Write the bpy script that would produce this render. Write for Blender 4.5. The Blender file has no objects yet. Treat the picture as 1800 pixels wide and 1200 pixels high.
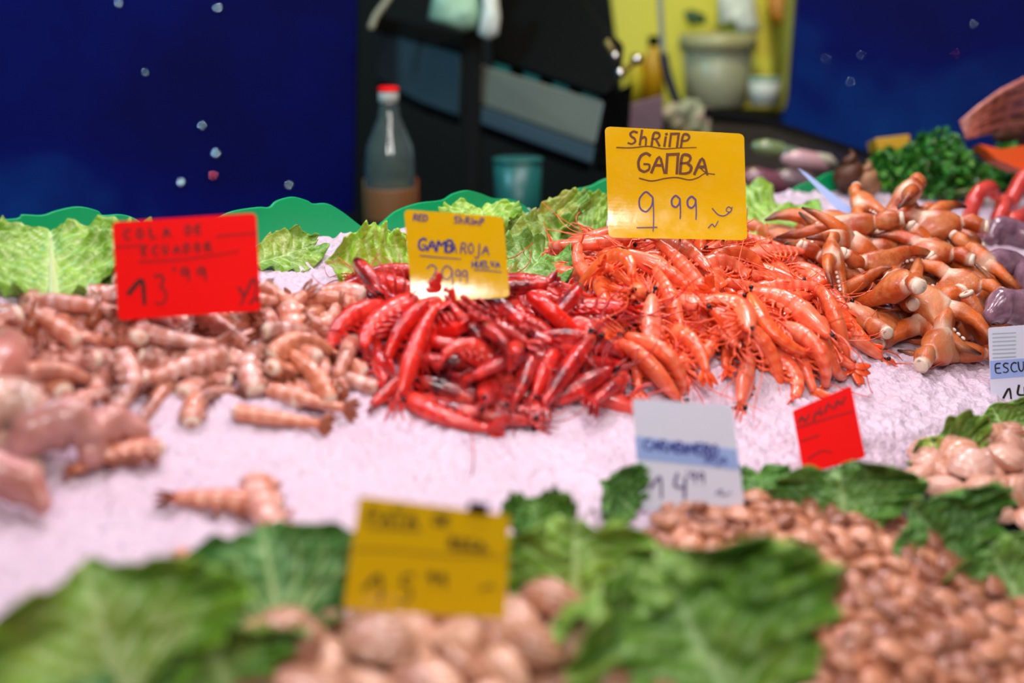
import bpy, bmesh, math, random, json
import numpy as np
from mathutils import Vector, Matrix, Quaternion, noise
random.seed(4); RNG = np.random.default_rng(4)
SC = bpy.context.scene; COL = SC.collection
# ---- the camera and the sloping ice bed, in metres
W_, H_, FPX = 1800, 1200, 2500.0
PITCH = math.radians(14); CAM = np.array((0, 0, 1.35))
RX = np.array((1.0, 0, 0)); UP = np.array((0, math.sin(PITCH), math.cos(PITCH))); FW = np.array((0, math.cos(PITCH), -math.sin(PITCH)))
Y0, SA, SB = -.516, .425, -.18           # bed plane in camera axes: y = Y0 + SA*z + SB*x
NW = -SB*RX + UP - SA*FW; NW = NW/np.linalg.norm(NW)
E1 = np.array((-NW[1], NW[0], 0.)); E1 /= np.linalg.norm(E1)      # along the counter, receding to the right
E2 = np.cross(NW, E1)                                               # up the slope, away from the customer
def ray(px, py): return ((px-900)/FPX)*RX + ((600-py)/FPX)*UP + FW
def pt(px, py, d): return CAM + ray(px, py)*d
OR = CAM + FW*(-Y0/SA)                                              # plane point straight ahead
def hit(px, py, p0, n):
    r = ray(px, py); return CAM + r*(np.dot(p0-CAM, n)/np.dot(r, n))
def on(px, py, h=0.0): return hit(px, py, OR+NW*h, NW)
def st(p): q = np.asarray(p)-OR; return np.array((q@E1, q@E2, q@NW))
def wp(s, t, n=0.0): return OR + E1*s + E2*t + NW*n
def proj(p):
    q = np.asarray(p)-CAM; z = q@FW; return 900+FPX*(q@RX)/z, 600-FPX*(q@UP)/z, z
_a = math.radians(-9.5)
E1, E2 = E1*math.cos(_a)+E2*math.sin(_a), E2*math.cos(_a)-E1*math.sin(_a)
def arc_path(l0, l1, theta, n0=4, n1=9):
    """spine in the XY plane: straight l0 along -X, then l1 turning by theta towards -Y; centred on its mean"""
    P = [np.array((0., 0.))]; A = [math.pi]
    for i in range(n0): P.append(P[-1]+np.array((-l0/n0, 0))); A.append(math.pi)
    ang = math.pi
    for i in range(n1):
        ang += theta/n1*.5; P.append(P[-1]+np.array((math.cos(ang), math.sin(ang)))*l1/n1); ang += theta/n1*.5; A.append(ang)
    P = np.array(P); c = P.mean(0); return P-c, np.array(A)
SHRIMP_TH = (.35, 1.0, 1.9, 2.9)
TAIL_TH = (.25, .8, 1.6)
def shrimp_path(v): return arc_path(.036, .056, SHRIMP_TH[v])
def tail_path(v): return arc_path(.004, .058, TAIL_TH[v], 1, 9)
MOUNDS = []     # (s, t, rs, rt, h)
def ground(s, t):
    s = np.asarray(s, float); t = np.asarray(t, float); g = np.zeros(np.broadcast(s, t).shape)
    for (cs, ct, rs, rt, h) in MOUNDS:
        q = 1-((s-cs)/rs)**2-((t-ct)/rt)**2
        g = np.maximum(g, h*np.sqrt(np.clip(q, 0, 1))*np.clip(q*3, 0, 1)) if h > 0 else g
    return g

# ---- camera, world, lamps, exposure
def frame_matrix(x, y, z, loc):
    return Matrix(((x[0], y[0], z[0], loc[0]), (x[1], y[1], z[1], loc[1]), (x[2], y[2], z[2], loc[2]), (0, 0, 0, 1)))
cam_d = bpy.data.cameras.new('camera'); cam = bpy.data.objects.new('camera', cam_d); COL.objects.link(cam)
cam_d.sensor_width = 36; cam_d.lens = 36*FPX/W_; cam_d.clip_start = .02
cam.matrix_world = frame_matrix(RX, UP, -FW, CAM)
cam_d.dof.use_dof = True; cam_d.dof.focus_distance = 1.33; cam_d.dof.aperture_fstop = 2.6
SC.camera = cam
world = bpy.data.worlds.new('World'); SC.world = world; world.use_nodes = True
wb = world.node_tree.nodes['Background']; wb.inputs[0].default_value = (.55, .6, .9, 1); wb.inputs[1].default_value = .05
SC.view_settings.view_transform = 'Standard'; SC.view_settings.look = 'None'; SC.view_settings.gamma = 1; SC.view_settings.use_curve_mapping = False
SC.view_settings.exposure = 0.0
def lamp(name, kind, loc, power, color, size=.2, aim=None, **kw):
    d = bpy.data.lights.new(name, kind); o = bpy.data.objects.new(name, d); COL.objects.link(o)
    d.energy = power; d.color = color
    if kind == 'AREA': d.shape = 'DISK'; d.size = size
    elif kind in ('SPOT', 'POINT'): d.shadow_soft_size = size
    for k, v in kw.items(): setattr(d, k, v)
    o.location = Vector(loc)
    if aim is not None: o.rotation_euler = (Vector(aim)-Vector(loc)).to_track_quat('-Z', 'Y').to_euler()
    return o
def over(s, t, h): return wp(s, t)+np.array((0, 0, h))
lamp('stall_lamp', 'AREA', over(-.35, .10, .95), 3.6, (1, .72, .88), .2, wp(-.3, 0))
lamp('stall_lamp', 'AREA', over(.12, .16, .95), 4.0, (1, .86, .92), .2, wp(.1, 0))
lamp('stall_lamp', 'AREA', over(.62, .12, .95), 4.2, (1, .82, .95), .2, wp(.55, 0))
lamp('stall_lamp', 'AREA', over(-.22, -.40, .80), 1.8, (1, .88, .86), .12, wp(-.25, -.36))
lamp('stall_lamp', 'AREA', over(.10, -.40, .80), 1.8, (1, .88, .86), .12, wp(.05, -.38))
lamp('front_fill', 'AREA', (-.28, -.2, 1.95), 6.2, (1, .93, .91), .32, wp(-.1, 0))  # added fill from the customer side, brightens cards and leaves
lamp('front_fill', 'AREA', (.55, -.05, 1.95), 5.4, (1, .94, .93), .32, wp(.3, 0))  # second added fill, further right
lamp('wall_fill', 'AREA', (-1.1, 1.5, 2.3), 18.0, (.35, .8, 1), .3, (-.95, 2.1, 1.9))  # added teal light for the brighter top of the left wall
lamp('back_fill', 'AREA', (.35, 2.3, 2.3), 9, (1, .95, .65), .2, (.40, 2.95, 1.45))  # added to light the yellow cabinet
lamp('back_fill', 'AREA', (.1, 1.5, 2.1), 2.6, (.9, 1, .85), .2, (.05, 2.4, 1.3))  # added to brighten the grey drawer unit

# ---- helpers
def lin(c):
    c = c.lstrip('#'); o = []
    for i in (0, 2, 4):
        v = int(c[i:i+2], 16)/255; o.append(v/12.92 if v <= .04045 else ((v+.055)/1.055)**2.4)
    return (*o, 1)
class NT:
    def __init__(s, name):
        s.m = bpy.data.materials.new(name); s.m.use_nodes = True; s.t = s.m.node_tree; s.n = s.t.nodes; s.l = s.t.links
        s.b = s.n['Principled BSDF']
    def new(s, ty, **kw):
        n = s.n.new('ShaderNode'+ty)
        for k, v in kw.items(): setattr(n, k, v)
        return n
    def put(s, sock, v):
        if isinstance(v, bpy.types.NodeSocket): s.l.new(v, sock)
        else: sock.default_value = v
    def coord(s): return s.new('TexCoord').outputs['Object']
    def noise(s, scale, detail=3, rough=.55, vec=None):
        n = s.new('TexNoise'); n.inputs['Scale'].default_value = scale; n.inputs['Detail'].default_value = detail; n.inputs['Roughness'].default_value = rough
        s.l.new(vec or s.coord(), n.inputs['Vector']); return n.outputs['Fac']
    def ramp(s, fac, stops):
        n = s.new('ValToRGB'); e = n.color_ramp.elements
        while len(e) < len(stops): e.new(.5)
        for k, (p, c) in enumerate(stops): e[k].position = p; e[k].color = c
        s.put(n.inputs[0], fac); return n.outputs[0]
    def mix(s, f, a, b, mode='MIX'):
        n = s.new('Mix', data_type='RGBA', blend_type=mode); s.put(n.inputs[0], f); s.put(n.inputs[6], a); s.put(n.inputs[7], b); return n.outputs[2]
    def math(s, op, a, b=0.0, clamp=False):
        n = s.new('Math', operation=op, use_clamp=clamp); s.put(n.inputs[0], a); s.put(n.inputs[1], b); return n.outputs[0]
    def attr(s): return s.new('Attribute', attribute_name='val').outputs['Fac']
    def ocol(s):
        sp = s.new('SeparateColor'); s.l.new(s.new('ObjectInfo').outputs['Color'], sp.inputs[0]); return sp.outputs
    def bump(s, h, strength=.3, dist=.002):
        n = s.new('Bump'); n.inputs['Strength'].default_value = strength; n.inputs['Distance'].default_value = dist
        s.l.new(h, n.inputs['Height']); s.l.new(n.outputs[0], s.b.inputs['Normal'])
    def fin(s, col, rough=.4, spec=.5, metal=0, sss=0, sssr=(.5, .2, .15), coat=0, trans=0, alpha=None):
        b = s.b; s.put(b.inputs['Base Color'], col); s.put(b.inputs['Roughness'], rough); b.inputs['Specular IOR Level'].default_value = spec
        b.inputs['Metallic'].default_value = metal
        if sss: b.inputs['Subsurface Weight'].default_value = sss; b.inputs['Subsurface Radius'].default_value = sssr; b.inputs['Subsurface Scale'].default_value = .004
        if coat: b.inputs['Coat Weight'].default_value = coat; b.inputs['Coat Roughness'].default_value = .12
        if trans: b.inputs['Transmission Weight'].default_value = trans
        return s.m
def simple(name, c, rough=.5, metal=0, var=.25, scale=8, spec=.5, coat=0, trans=0):
    """one colour with soft uneven wear"""
    t = NT(name); a = lin(c) if isinstance(c, str) else c
    d = tuple(x*(1-var) for x in a[:3])+(1,)
    return t.fin(t.mix(t.noise(scale), d, a), rough, spec, metal, coat=coat, trans=trans)
class MB:
    def __init__(s): s.v = []; s.f = []; s.a = []
    def add(s, v, f, a=0.0):
        o = len(s.v); s.v += [tuple(map(float, p)) for p in v]; s.f += [tuple(i+o for i in q) for q in f]
        s.a += list(a) if hasattr(a, '__len__') else [a]*len(v)
        return s
    def loft(s, P, ra, rb, N=None, seg=10, val=None, cap=.5, sq=1, dent=0):
        P = [np.array(p, float) for p in P]; n = len(P); v = []; f = []; av = []
        prev = None
        for i in range(n):
            T = P[min(i+1, n-1)]-P[max(i-1, 0)]; T = T/(np.linalg.norm(T)+1e-12)
            if N is not None: d = np.array(N[i] if not np.isscalar(N[0]) else N, float)
            else: d = prev if prev is not None else (np.array((0, 0, 1.)) if abs(T[2]) < .9 else np.array((1., 0, 0)))
            d = d-T*np.dot(d, T); d = d/(np.linalg.norm(d)+1e-12); prev = d; b = np.cross(T, d)
            A = ra[i] if hasattr(ra, '__len__') else ra; B = rb[i] if hasattr(rb, '__len__') else rb
            for j in range(seg):
                a = 2*math.pi*j/seg; ca, sa = math.cos(a), math.sin(a)
                if sq != 1: ca = math.copysign(abs(ca)**sq, ca); sa = math.copysign(abs(sa)**sq, sa)
                k_ = 1+dent*math.sin(i*2.7+j*1.9)*math.cos(j*2.3-i) if dent else 1
                v.append(P[i]+(d*A*ca+b*B*sa)*k_); av.append(val(i/(n-1), a) if val else 0)
            if i == 0: T0 = T
            if i == n-1: T1 = T
        for i in range(n-1):
            for j in range(seg):
                k = (j+1) % seg; f.append((i*seg+j, i*seg+k, (i+1)*seg+k, (i+1)*seg+j))
        g = lambda r, i: r[i] if hasattr(r, '__len__') else r
        v.append(P[0]-T0*g(ra, 0)*cap); v.append(P[-1]+T1*g(ra, -1)*cap); av += [av[0], av[-1]]
        for j in range(seg):
            k = (j+1) % seg; f.append((n*seg, k, j)); f.append((n*seg+1, (n-1)*seg+j, (n-1)*seg+k))
        return s.add(v, f, av)
    def ball(s, c, r, nu=10, nv=7, a=0.0):
        r = (r, r, r) if np.isscalar(r) else r; v = [(c[0], c[1], c[2]+r[2])]; f = []
        for i in range(1, nv):
            th = math.pi*i/nv
            for j in range(nu):
                ph = 2*math.pi*j/nu; v.append((c[0]+r[0]*math.sin(th)*math.cos(ph), c[1]+r[1]*math.sin(th)*math.sin(ph), c[2]+r[2]*math.cos(th)))
        v.append((c[0], c[1], c[2]-r[2])); L = len(v)-1
        for j in range(nu):
            k = (j+1) % nu; f.append((0, 1+j, 1+k)); f.append((L, L-nu+k, L-nu+j))
            for i in range(nv-2): f.append((1+i*nu+j, 1+(i+1)*nu+j, 1+(i+1)*nu+k, 1+i*nu+k))
        return s.add(v, f, a)
    def lathe(s, prof, c, seg=28, ax=None):
        """prof: (radius, height) pairs about the vertical through c"""
        c = np.array(c, float); v = []; f = []; n = len(prof)
        for (r, h) in prof:
            for j in range(seg):
                a = 2*math.pi*j/seg; v.append(c+np.array((r*math.cos(a), r*math.sin(a), h)))
        for i in range(n-1):
            for j in range(seg):
                k = (j+1) % seg; f.append((i*seg+j, i*seg+k, (i+1)*seg+k, (i+1)*seg+j))
        f.append(tuple(range(seg))[::-1]); f.append(tuple((n-1)*seg+j for j in range(seg)))
        return s.add(v, f)
    def prism(s, poly, off):
        poly = [np.array(p, float) for p in poly]; off = np.array(off, float); n = len(poly)
        v = poly+[p+off for p in poly]
        f = [tuple(range(n)), tuple(range(2*n-1, n-1, -1))]+[(i, i+n, (i+1) % n+n, (i+1) % n) for i in range(n)]
        return s.add(v, f)
    def box(s, lo, hi):
        (a, b, c), (d, e, g) = lo, hi
        return s.prism([(a, b, c), (d, b, c), (d, e, c), (a, e, c)], (0, 0, g-c))
    def mesh(s, name, m, smooth=True):
        me = bpy.data.meshes.new(name); me.from_pydata(s.v, [], s.f)
        at = me.attributes.new('val', 'FLOAT', 'POINT'); at.data.foreach_set('value', s.a)
        bm = bmesh.new(); bm.from_mesh(me); bmesh.ops.recalc_face_normals(bm, faces=bm.faces); bm.to_mesh(me); bm.free()
        if smooth: me.polygons.foreach_set('use_smooth', [True]*len(me.polygons))
        me.materials.append(m); return me
    def build(s, name, m, parent=None, smooth=True, origin=None):
        if origin is None and parent is None: origin = np.mean(np.array(s.v), 0)
        if origin is not None: s.v = [tuple(np.array(p)-origin) for p in s.v]
        o = link(name, s.mesh(name, m, smooth), parent)
        if origin is not None: o.location = origin
        if not smooth and False: pass
        return o
def link(name, data, parent=None):
    o = bpy.data.objects.new(name, data); COL.objects.link(o)
    if parent: o.parent = parent
    return o
def tag(o, label=None, cat=None, group=None, kind=None):
    if label: o['label'] = label
    if cat: o['category'] = cat
    if group: o['group'] = group
    if kind: o['kind'] = kind
    return o
def thing(name, label, cat, loc=(0, 0, 0), group=None, mat=None):
    o = link(name, None); o.empty_display_size = .02
    if mat is not None: o.matrix_world = mat
    else: o.location = loc
    return tag(o, label, cat, group)
def bevel(o, w, n=2):
    m = o.modifiers.new('bevel', 'BEVEL'); m.width = w; m.segments = n; m.limit_method = 'ANGLE'; return o
def part(mb, name, m, root, smooth=True):
    """mesh given in world coordinates, hung under a thing standing at root.location (unrotated)"""
    return mb.build(name, m, root, smooth, None) if tuple(root.location) == (0, 0, 0) else _part(mb, name, m, root, smooth)
def _part(mb, name, m, root, smooth):
    l = np.array(root.location); mb.v = [tuple(np.array(p)-l) for p in mb.v]
    return link(name, mb.mesh(name, m, smooth), root)
def vnoise(x, y, seed):
    r = np.random.default_rng(seed).random((257, 257)); xi = np.floor(x).astype(int); yi = np.floor(y).astype(int)
    fx = x-xi; fy = y-yi; fx = fx*fx*(3-2*fx); fy = fy*fy*(3-2*fy); a = xi % 256; b = yi % 256
    return (r[a, b]*(1-fx)+r[a+1, b]*fx)*(1-fy)+(r[a, b+1]*(1-fx)+r[a+1, b+1]*fx)*fy

# ---- where each piece of shellfish lies: variant, scale, s, t, n and a quaternion in the bed's own frame
MOUNDS[:] = [(-.285, .055, .185, .125, .012), (-.03, .01, .15, .13, .016), (.20, 0, .24, .17, .024), (.54, 0, .22, .15, .020),
             (-.31, -.42, .18, .11, .012), (-.03, -.42, .16, .17, .012), (.26, -.37, .14, .10, .02), (-.56, -.02, .13, .1, .03)]

# ---- materials
def shell_mat(name, pale, mid, deep, dark, rough=.28, ns=90, sss=.15):
    """crustacean shell: attr val marks the segment rims, object colour R picks the hue, G the darkening of that animal's shell"""
    t = NT(name); R, G, B = t.ocol(); a = t.attr()
    c = t.mix(R, lin(pale), lin(mid)); n = t.noise(ns, 4)
    c = t.mix(t.math('MULTIPLY_ADD', n, 1.6) if False else t.math('SUBTRACT', t.math('MULTIPLY', n, 2.2), .75, True), c, lin(deep))
    c = t.mix(t.math('MULTIPLY', a, .75, True), c, lin(deep))
    d = t.math('MULTIPLY', G, t.math('SUBTRACT', t.math('MULTIPLY', t.noise(45, 2), 2.6), .8, True), True)
    c = t.mix(d, c, lin(dark)); t.bump(t.noise(500, 3), .25, .001)
    return t.fin(c, rough, .6, sss=sss, coat=.5)
M = {}
M['gamba'] = shell_mat('pink_orange_shell', 'ff9c80', 'ff7430', 'f0481a', 'b06a3c')
M['gambaleg'] = shell_mat('orange_leg', 'ff8048', 'fa5a20', 'f04414', 'c84a18', sss=0)
M['roja'] = shell_mat('deep_red_shell', 'ff6450', 'fc2a14', 'dc1008', '3a0c1c')
M['rojaleg'] = shell_mat('red_leg', 'f83820', 'ee1a0c', 'd01008', '600c18', sss=0)
M['cola'] = shell_mat('raw_pink_tail', 'fad4cc', 'ea9c78', 'cc6c40', '7c5248')
M['colafan'] = shell_mat('brown_tail_fan', 'c8806a', 'b4602e', '8a3c1c', '5a2a20', sss=0)
M['eye'] = simple('black_eye', '08060a', .12, var=0)
def claw_mat():
    t = NT('crab_shell'); R, G, B = t.ocol(); a = t.attr()
    c = t.mix(R, lin('e07028'), lin('b03c12')); n = t.noise(70, 6, .7)
    c = t.mix(t.math('SUBTRACT', t.math('MULTIPLY', n, 3.2), 1.35, True), c, lin('7a2a10'))
    c = t.mix(t.math('SUBTRACT', t.math('MULTIPLY', t.noise(40, 4, .6), 3.2), 1.6, True), c, lin('f0a060'))
    sep = t.new('SeparateXYZ'); t.l.new(t.coord(), sep.inputs[0])
    under = t.math('SUBTRACT', t.math('MULTIPLY', sep.outputs[2], 120), .6)
    c = t.mix(t.math('MULTIPLY', t.math('ADD', under, t.math('SUBTRACT', n, .35), True), .8), c, lin('f0c498'))
    c = t.mix(t.math('MULTIPLY', a, -.85, True), c, lin('f4dcc0')); c = t.mix(t.math('MULTIPLY', a, 1, True), c, lin('241010')); t.bump(t.noise(180, 5, .7), .6, .002)
    return t.fin(c, .36, .55, coat=.15)
M['claw'] = claw_mat()
M['broken'] = simple('pale_meat', 'f0d8c0', .45, var=.2, scale=200)
M['teeth'] = simple('white_tooth', 'f4e8dc', .3, var=.05)
def clam_mat(name, a_, b_, c_, dark, freq):
    t = NT(name); R, G, B = t.ocol(); a = t.attr()
    base = t.mix(R, lin(a_), lin(b_)); n = t.noise(130, 3)
    w = t.math('SINE', t.math('ADD', t.math('MULTIPLY', a, freq), t.math('MULTIPLY', n, 5)))
    w = t.math('MULTIPLY_ADD', w, .5); w = t.math('ADD', t.math('MULTIPLY', w, .42), .04, True)
    c = t.mix(w, base, lin(c_)); c = t.mix(t.math('MULTIPLY', G, t.math('SUBTRACT', t.math('MULTIPLY', t.noise(70, 3), 2.5), .9, True)), c, lin(dark))
    t.bump(t.math('SINE', t.math('MULTIPLY', a, 75)), .25, .0006)
    return t.fin(c, .3, .5, coat=.4)
M['bigclam'] = clam_mat('brown_cream_clam_shell', 'e8b090', '94440f', 'f4ceb0', '4a2010', 26)
M['coquina'] = clam_mat('small_clam_shell', 'd8946e', '6c280a', 'e0a080', '260c08', 18)
M['paleclam'] = clam_mat('pale_pink_clam_shell', 'e0a890', 'c47c54', 'f2d4c0', '8a5664', 24)
def leaf_mat():
    t = NT('cabbage_leaf'); R, G, B = t.ocol(); a = t.attr()
    c = t.mix(R, lin('125224'), lin('72ac16')); c2 = t.mix(R, lin('2f8030'), lin('acd838'))
    n = t.noise(38, 4); c = t.mix(t.math('SUBTRACT', t.math('MULTIPLY', n, 2.2), .6, True), c, c2)
    vo = t.new('TexVoronoi', feature='DISTANCE_TO_EDGE'); vo.inputs['Scale'].default_value = 120; t.l.new(t.coord(), vo.inputs['Vector'])
    vd = vo.outputs['Distance']; net = t.math('SUBTRACT', .35, t.math('MULTIPLY', vd, 3.0), True)
    vc = t.mix(R, lin('88bc78'), lin('dcf0a4'))
    c = t.mix(t.math('ADD', a, t.math('MULTIPLY', net, .45), True), c, vc)
    c = t.mix(t.math('MULTIPLY', G, t.math('SUBTRACT', t.math('MULTIPLY', t.noise(22, 2), 3), 1.2, True)), c, lin('b0902c'))
    t.bump(t.math('ADD', t.math('MULTIPLY', vd, 1.5, True), t.noise(160, 3)), .6, .002)
    return t.fin(c, .38, .5, sss=0)
M['leaf'] = leaf_mat()
def rib_mat():
    t = NT('leaf_rib'); R, G, B = t.ocol(); c = t.mix(R, lin('8cb878'), lin('dbe8a8'))
    return t.fin(t.mix(t.noise(80), c, lin('b4c47a')), .4)
M['rib'] = rib_mat()
def ice_mat():
    t = NT('crushed_ice'); n = t.noise(240, 4, .7)
    v = t.new('TexVoronoi'); v.inputs['Scale'].default_value = 210; t.l.new(t.coord(), v.inputs['Vector'])
    t.bump(t.math('ADD', n, t.math('MULTIPLY', v.outputs['Distance'], .9)), .55, .003)
    return t.fin(t.mix(t.noise(18, 2), lin('cfbaca'), lin('dccbd8')), .32, .5, sss=.25, sssr=(.6, .6, .7))
M['ice'] = ice_mat()
M['trim'] = simple('green_plastic', '00a862', .35, var=.12)
M['steel'] = simple('brushed_steel', '7c8084', .35, metal=.8)
M['tray'] = simple('dark_green_tray', '10261a', .5)
def gloss_card(name, c):
    t = NT(name); w = t.math('SUBTRACT', t.math('MULTIPLY', t.noise(55, 4, .65), 3), 1.05, True)      # wet and dry patches
    t.bump(t.noise(90, 3), .12, .001)
    return t.fin(t.mix(t.noise(14), lin(c), tuple(x*.94 for x in lin(c)[:3])+(1,)), t.math('ADD', t.math('MULTIPLY', w, .16), .07), .7, coat=.8)
M['yellow'] = gloss_card('yellow_card', 'e8ba00')
M['red'] = simple('red_card', 'ff0404', .45, spec=.2, var=.05, scale=14)
M['white'] = simple('white_card', 'dfe2f2', .35, var=.05, scale=20)
M['band'] = simple('blue_band', '9db6ec', .4, var=.05)
M['card_blue'] = simple('bluish_card', 'b4c4f4', .35, var=.1)
M['ink_brown'] = simple('brown_ink', '6a3405', .5, var=.2)
M['ink_purple'] = simple('purple_ink', '5a3a7c', .5, var=.2)
M['ink_blue'] = simple('blue_ink', '2c2a8c', .5, var=.2)
M['ink_black'] = simple('black_ink', '1c0a06', .5, var=.1)
M['ink_dred'] = simple('dark_red_ink', '7c0606', .5, var=.15)
M['ink_faint'] = simple('faint_print', 'b4c8cc', .5, var=.1)
M['pin'] = simple('steel_pin', 'c8c8cc', .25, metal=1, var=.1)
M['black'] = simple('black_metal', '030303', .75, spec=.15, var=.3)
M['wall_blue'] = None
def blue_mat():
    t = NT('blue_panel'); n = t.noise(1.6, 4, .6)
    c = t.ramp(n, [(.3, lin('010234')), (.52, lin('010852')), (.72, lin('04387a'))])
    return t.fin(c, .55, .04)
M['wall_blue'] = blue_mat()

# ---- the ice bed, the counter under it, the green dividers behind it
def uneven(s, t):
    return .004*(vnoise(s*18+40, t*18+40, 1)-.5)+.0045*(vnoise(s*70+90, t*70+60, 2)-.5)+.0045*(vnoise(s*190+200, t*190+220, 3)-.5)+.003*(vnoise(s*370+300, t*370+300, 5)-.5)
def heap_grid(s0, s1, t0, t1, step, h):
    S = np.arange(s0, s1, step); T = np.arange(t0, t1, step); gs, gt = np.meshgrid(S, T, indexing='ij'); g = h(gs, gt)
    n, m = gs.shape; P = OR+gs[..., None]*E1+gt[..., None]*E2+g[..., None]*NW
    f = [(i*m+j, (i+1)*m+j, (i+1)*m+j+1, i*m+j+1) for i in range(n-1) for j in range(m-1)]
    return MB().add(P.reshape(-1, 3), f)
def ice_h(s, t):
    edge = np.clip((t+.305)/.055, 0, 1)
    back = -.012*np.clip((t-.22)/.05, 0, 1)*np.clip((.12-s)/.15, 0, 1)
    return ground(s, t)+uneven(s, t)*np.clip(edge, .1, 1)-.03*(1-edge)+back
ice = heap_grid(-.80, 1.15, -.305, .292, .0028, ice_h).build('crushed_ice', M['ice'])
tag(ice, 'white crushed ice heaped along the sloping market counter', 'ice', kind='stuff')
counter = thing('display_counter', 'sloping display counter holding the crushed ice and shellfish', 'counter', wp(.15, -.1, -.08))
tr = heap_grid(-.80, 1.15, -.75, .295, .012, lambda s, t: np.where(t < -.29, ground(s, t)-.002, -.035)); part(tr, 'tray', M['tray'], counter)
part(MB().prism([wp(-.80, -.75, -.04), wp(1.15, -.75, -.04), wp(1.15, .31, -.04), wp(-.80, .31, -.04)], (0, 0, -.30)), 'cabinet', M['steel'], counter, False)
part(MB().prism([wp(-.80, -.77, -.06), wp(1.15, -.77, -.06), wp(1.15, -.755, -.06), wp(-.80, -.755, -.06)], NW*.075), 'front_lip', M['steel'], counter, False)
TN = np.array((E2[0], E2[1], 0)); TN /= np.linalg.norm(TN)
def divider(pts, t, label):
    p0 = wp(0, t); poly = [hit(x, y, p0, TN) for x, y in pts]
    # round the outline
    q = []
    for i in range(len(poly)-1):
        for k in range(4):
            u = k/4; a = poly[max(i-1, 0)]; b = poly[i]; c = poly[i+1]; d = poly[min(i+2, len(poly)-1)]
            q.append(.5*((2*b)+(c-a)*u+(2*a-5*b+4*c-d)*u*u+(3*b-a-3*c+d)*u**3))
    q.append(poly[-1])
    base = [wp(st(q[-1])[0], t, -.02), wp(st(q[0])[0], t, -.02)]
    o = MB().prism(q+base, TN*.004).build('divider_panel', M['trim'], smooth=False); bevel(o, .0012)
    return tag(o, label, 'divider', 'green scalloped dividers along the back of the ice')
divider([(-70, 402), (-30, 388), (30, 384), (40, 377), (75, 378), (100, 370), (138, 363), (172, 370), (182, 378), (215, 377), (245, 388), (300, 430)], .287, 'green scalloped divider at the far left behind the big pale-ribbed lettuce leaf')
divider([(330, 412), (380, 385), (410, 371), (455, 364), (474, 364), (487, 353), (515, 346), (540, 352), (552, 358), (577, 358), (605, 374), (635, 397), (660, 412)], .284, 'green scalloped divider just right of the red 13 price card')
divider([(655, 408), (678, 387), (700, 370), (738, 357), (778, 352), (797, 341), (822, 335), (845, 340), (870, 349), (905, 352), (940, 375), (965, 400)], .282, 'green scalloped divider above and behind the small yellow 29 price card')
divider([(945, 400), (965, 362), (985, 346), (1010, 334), (1040, 327), (1062, 316), (1100, 306), (1140, 308), (1180, 330), (1230, 350)], .28, 'green scalloped divider showing left of the large yellow 9.99 card')
divider([(1320, 372), (1385, 340), (1410, 325), (1437, 316), (1455, 306), (1480, 302), (1500, 312), (1540, 345), (1560, 360)], .292, 'farthest green divider, behind the bluish edge-on card')

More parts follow.
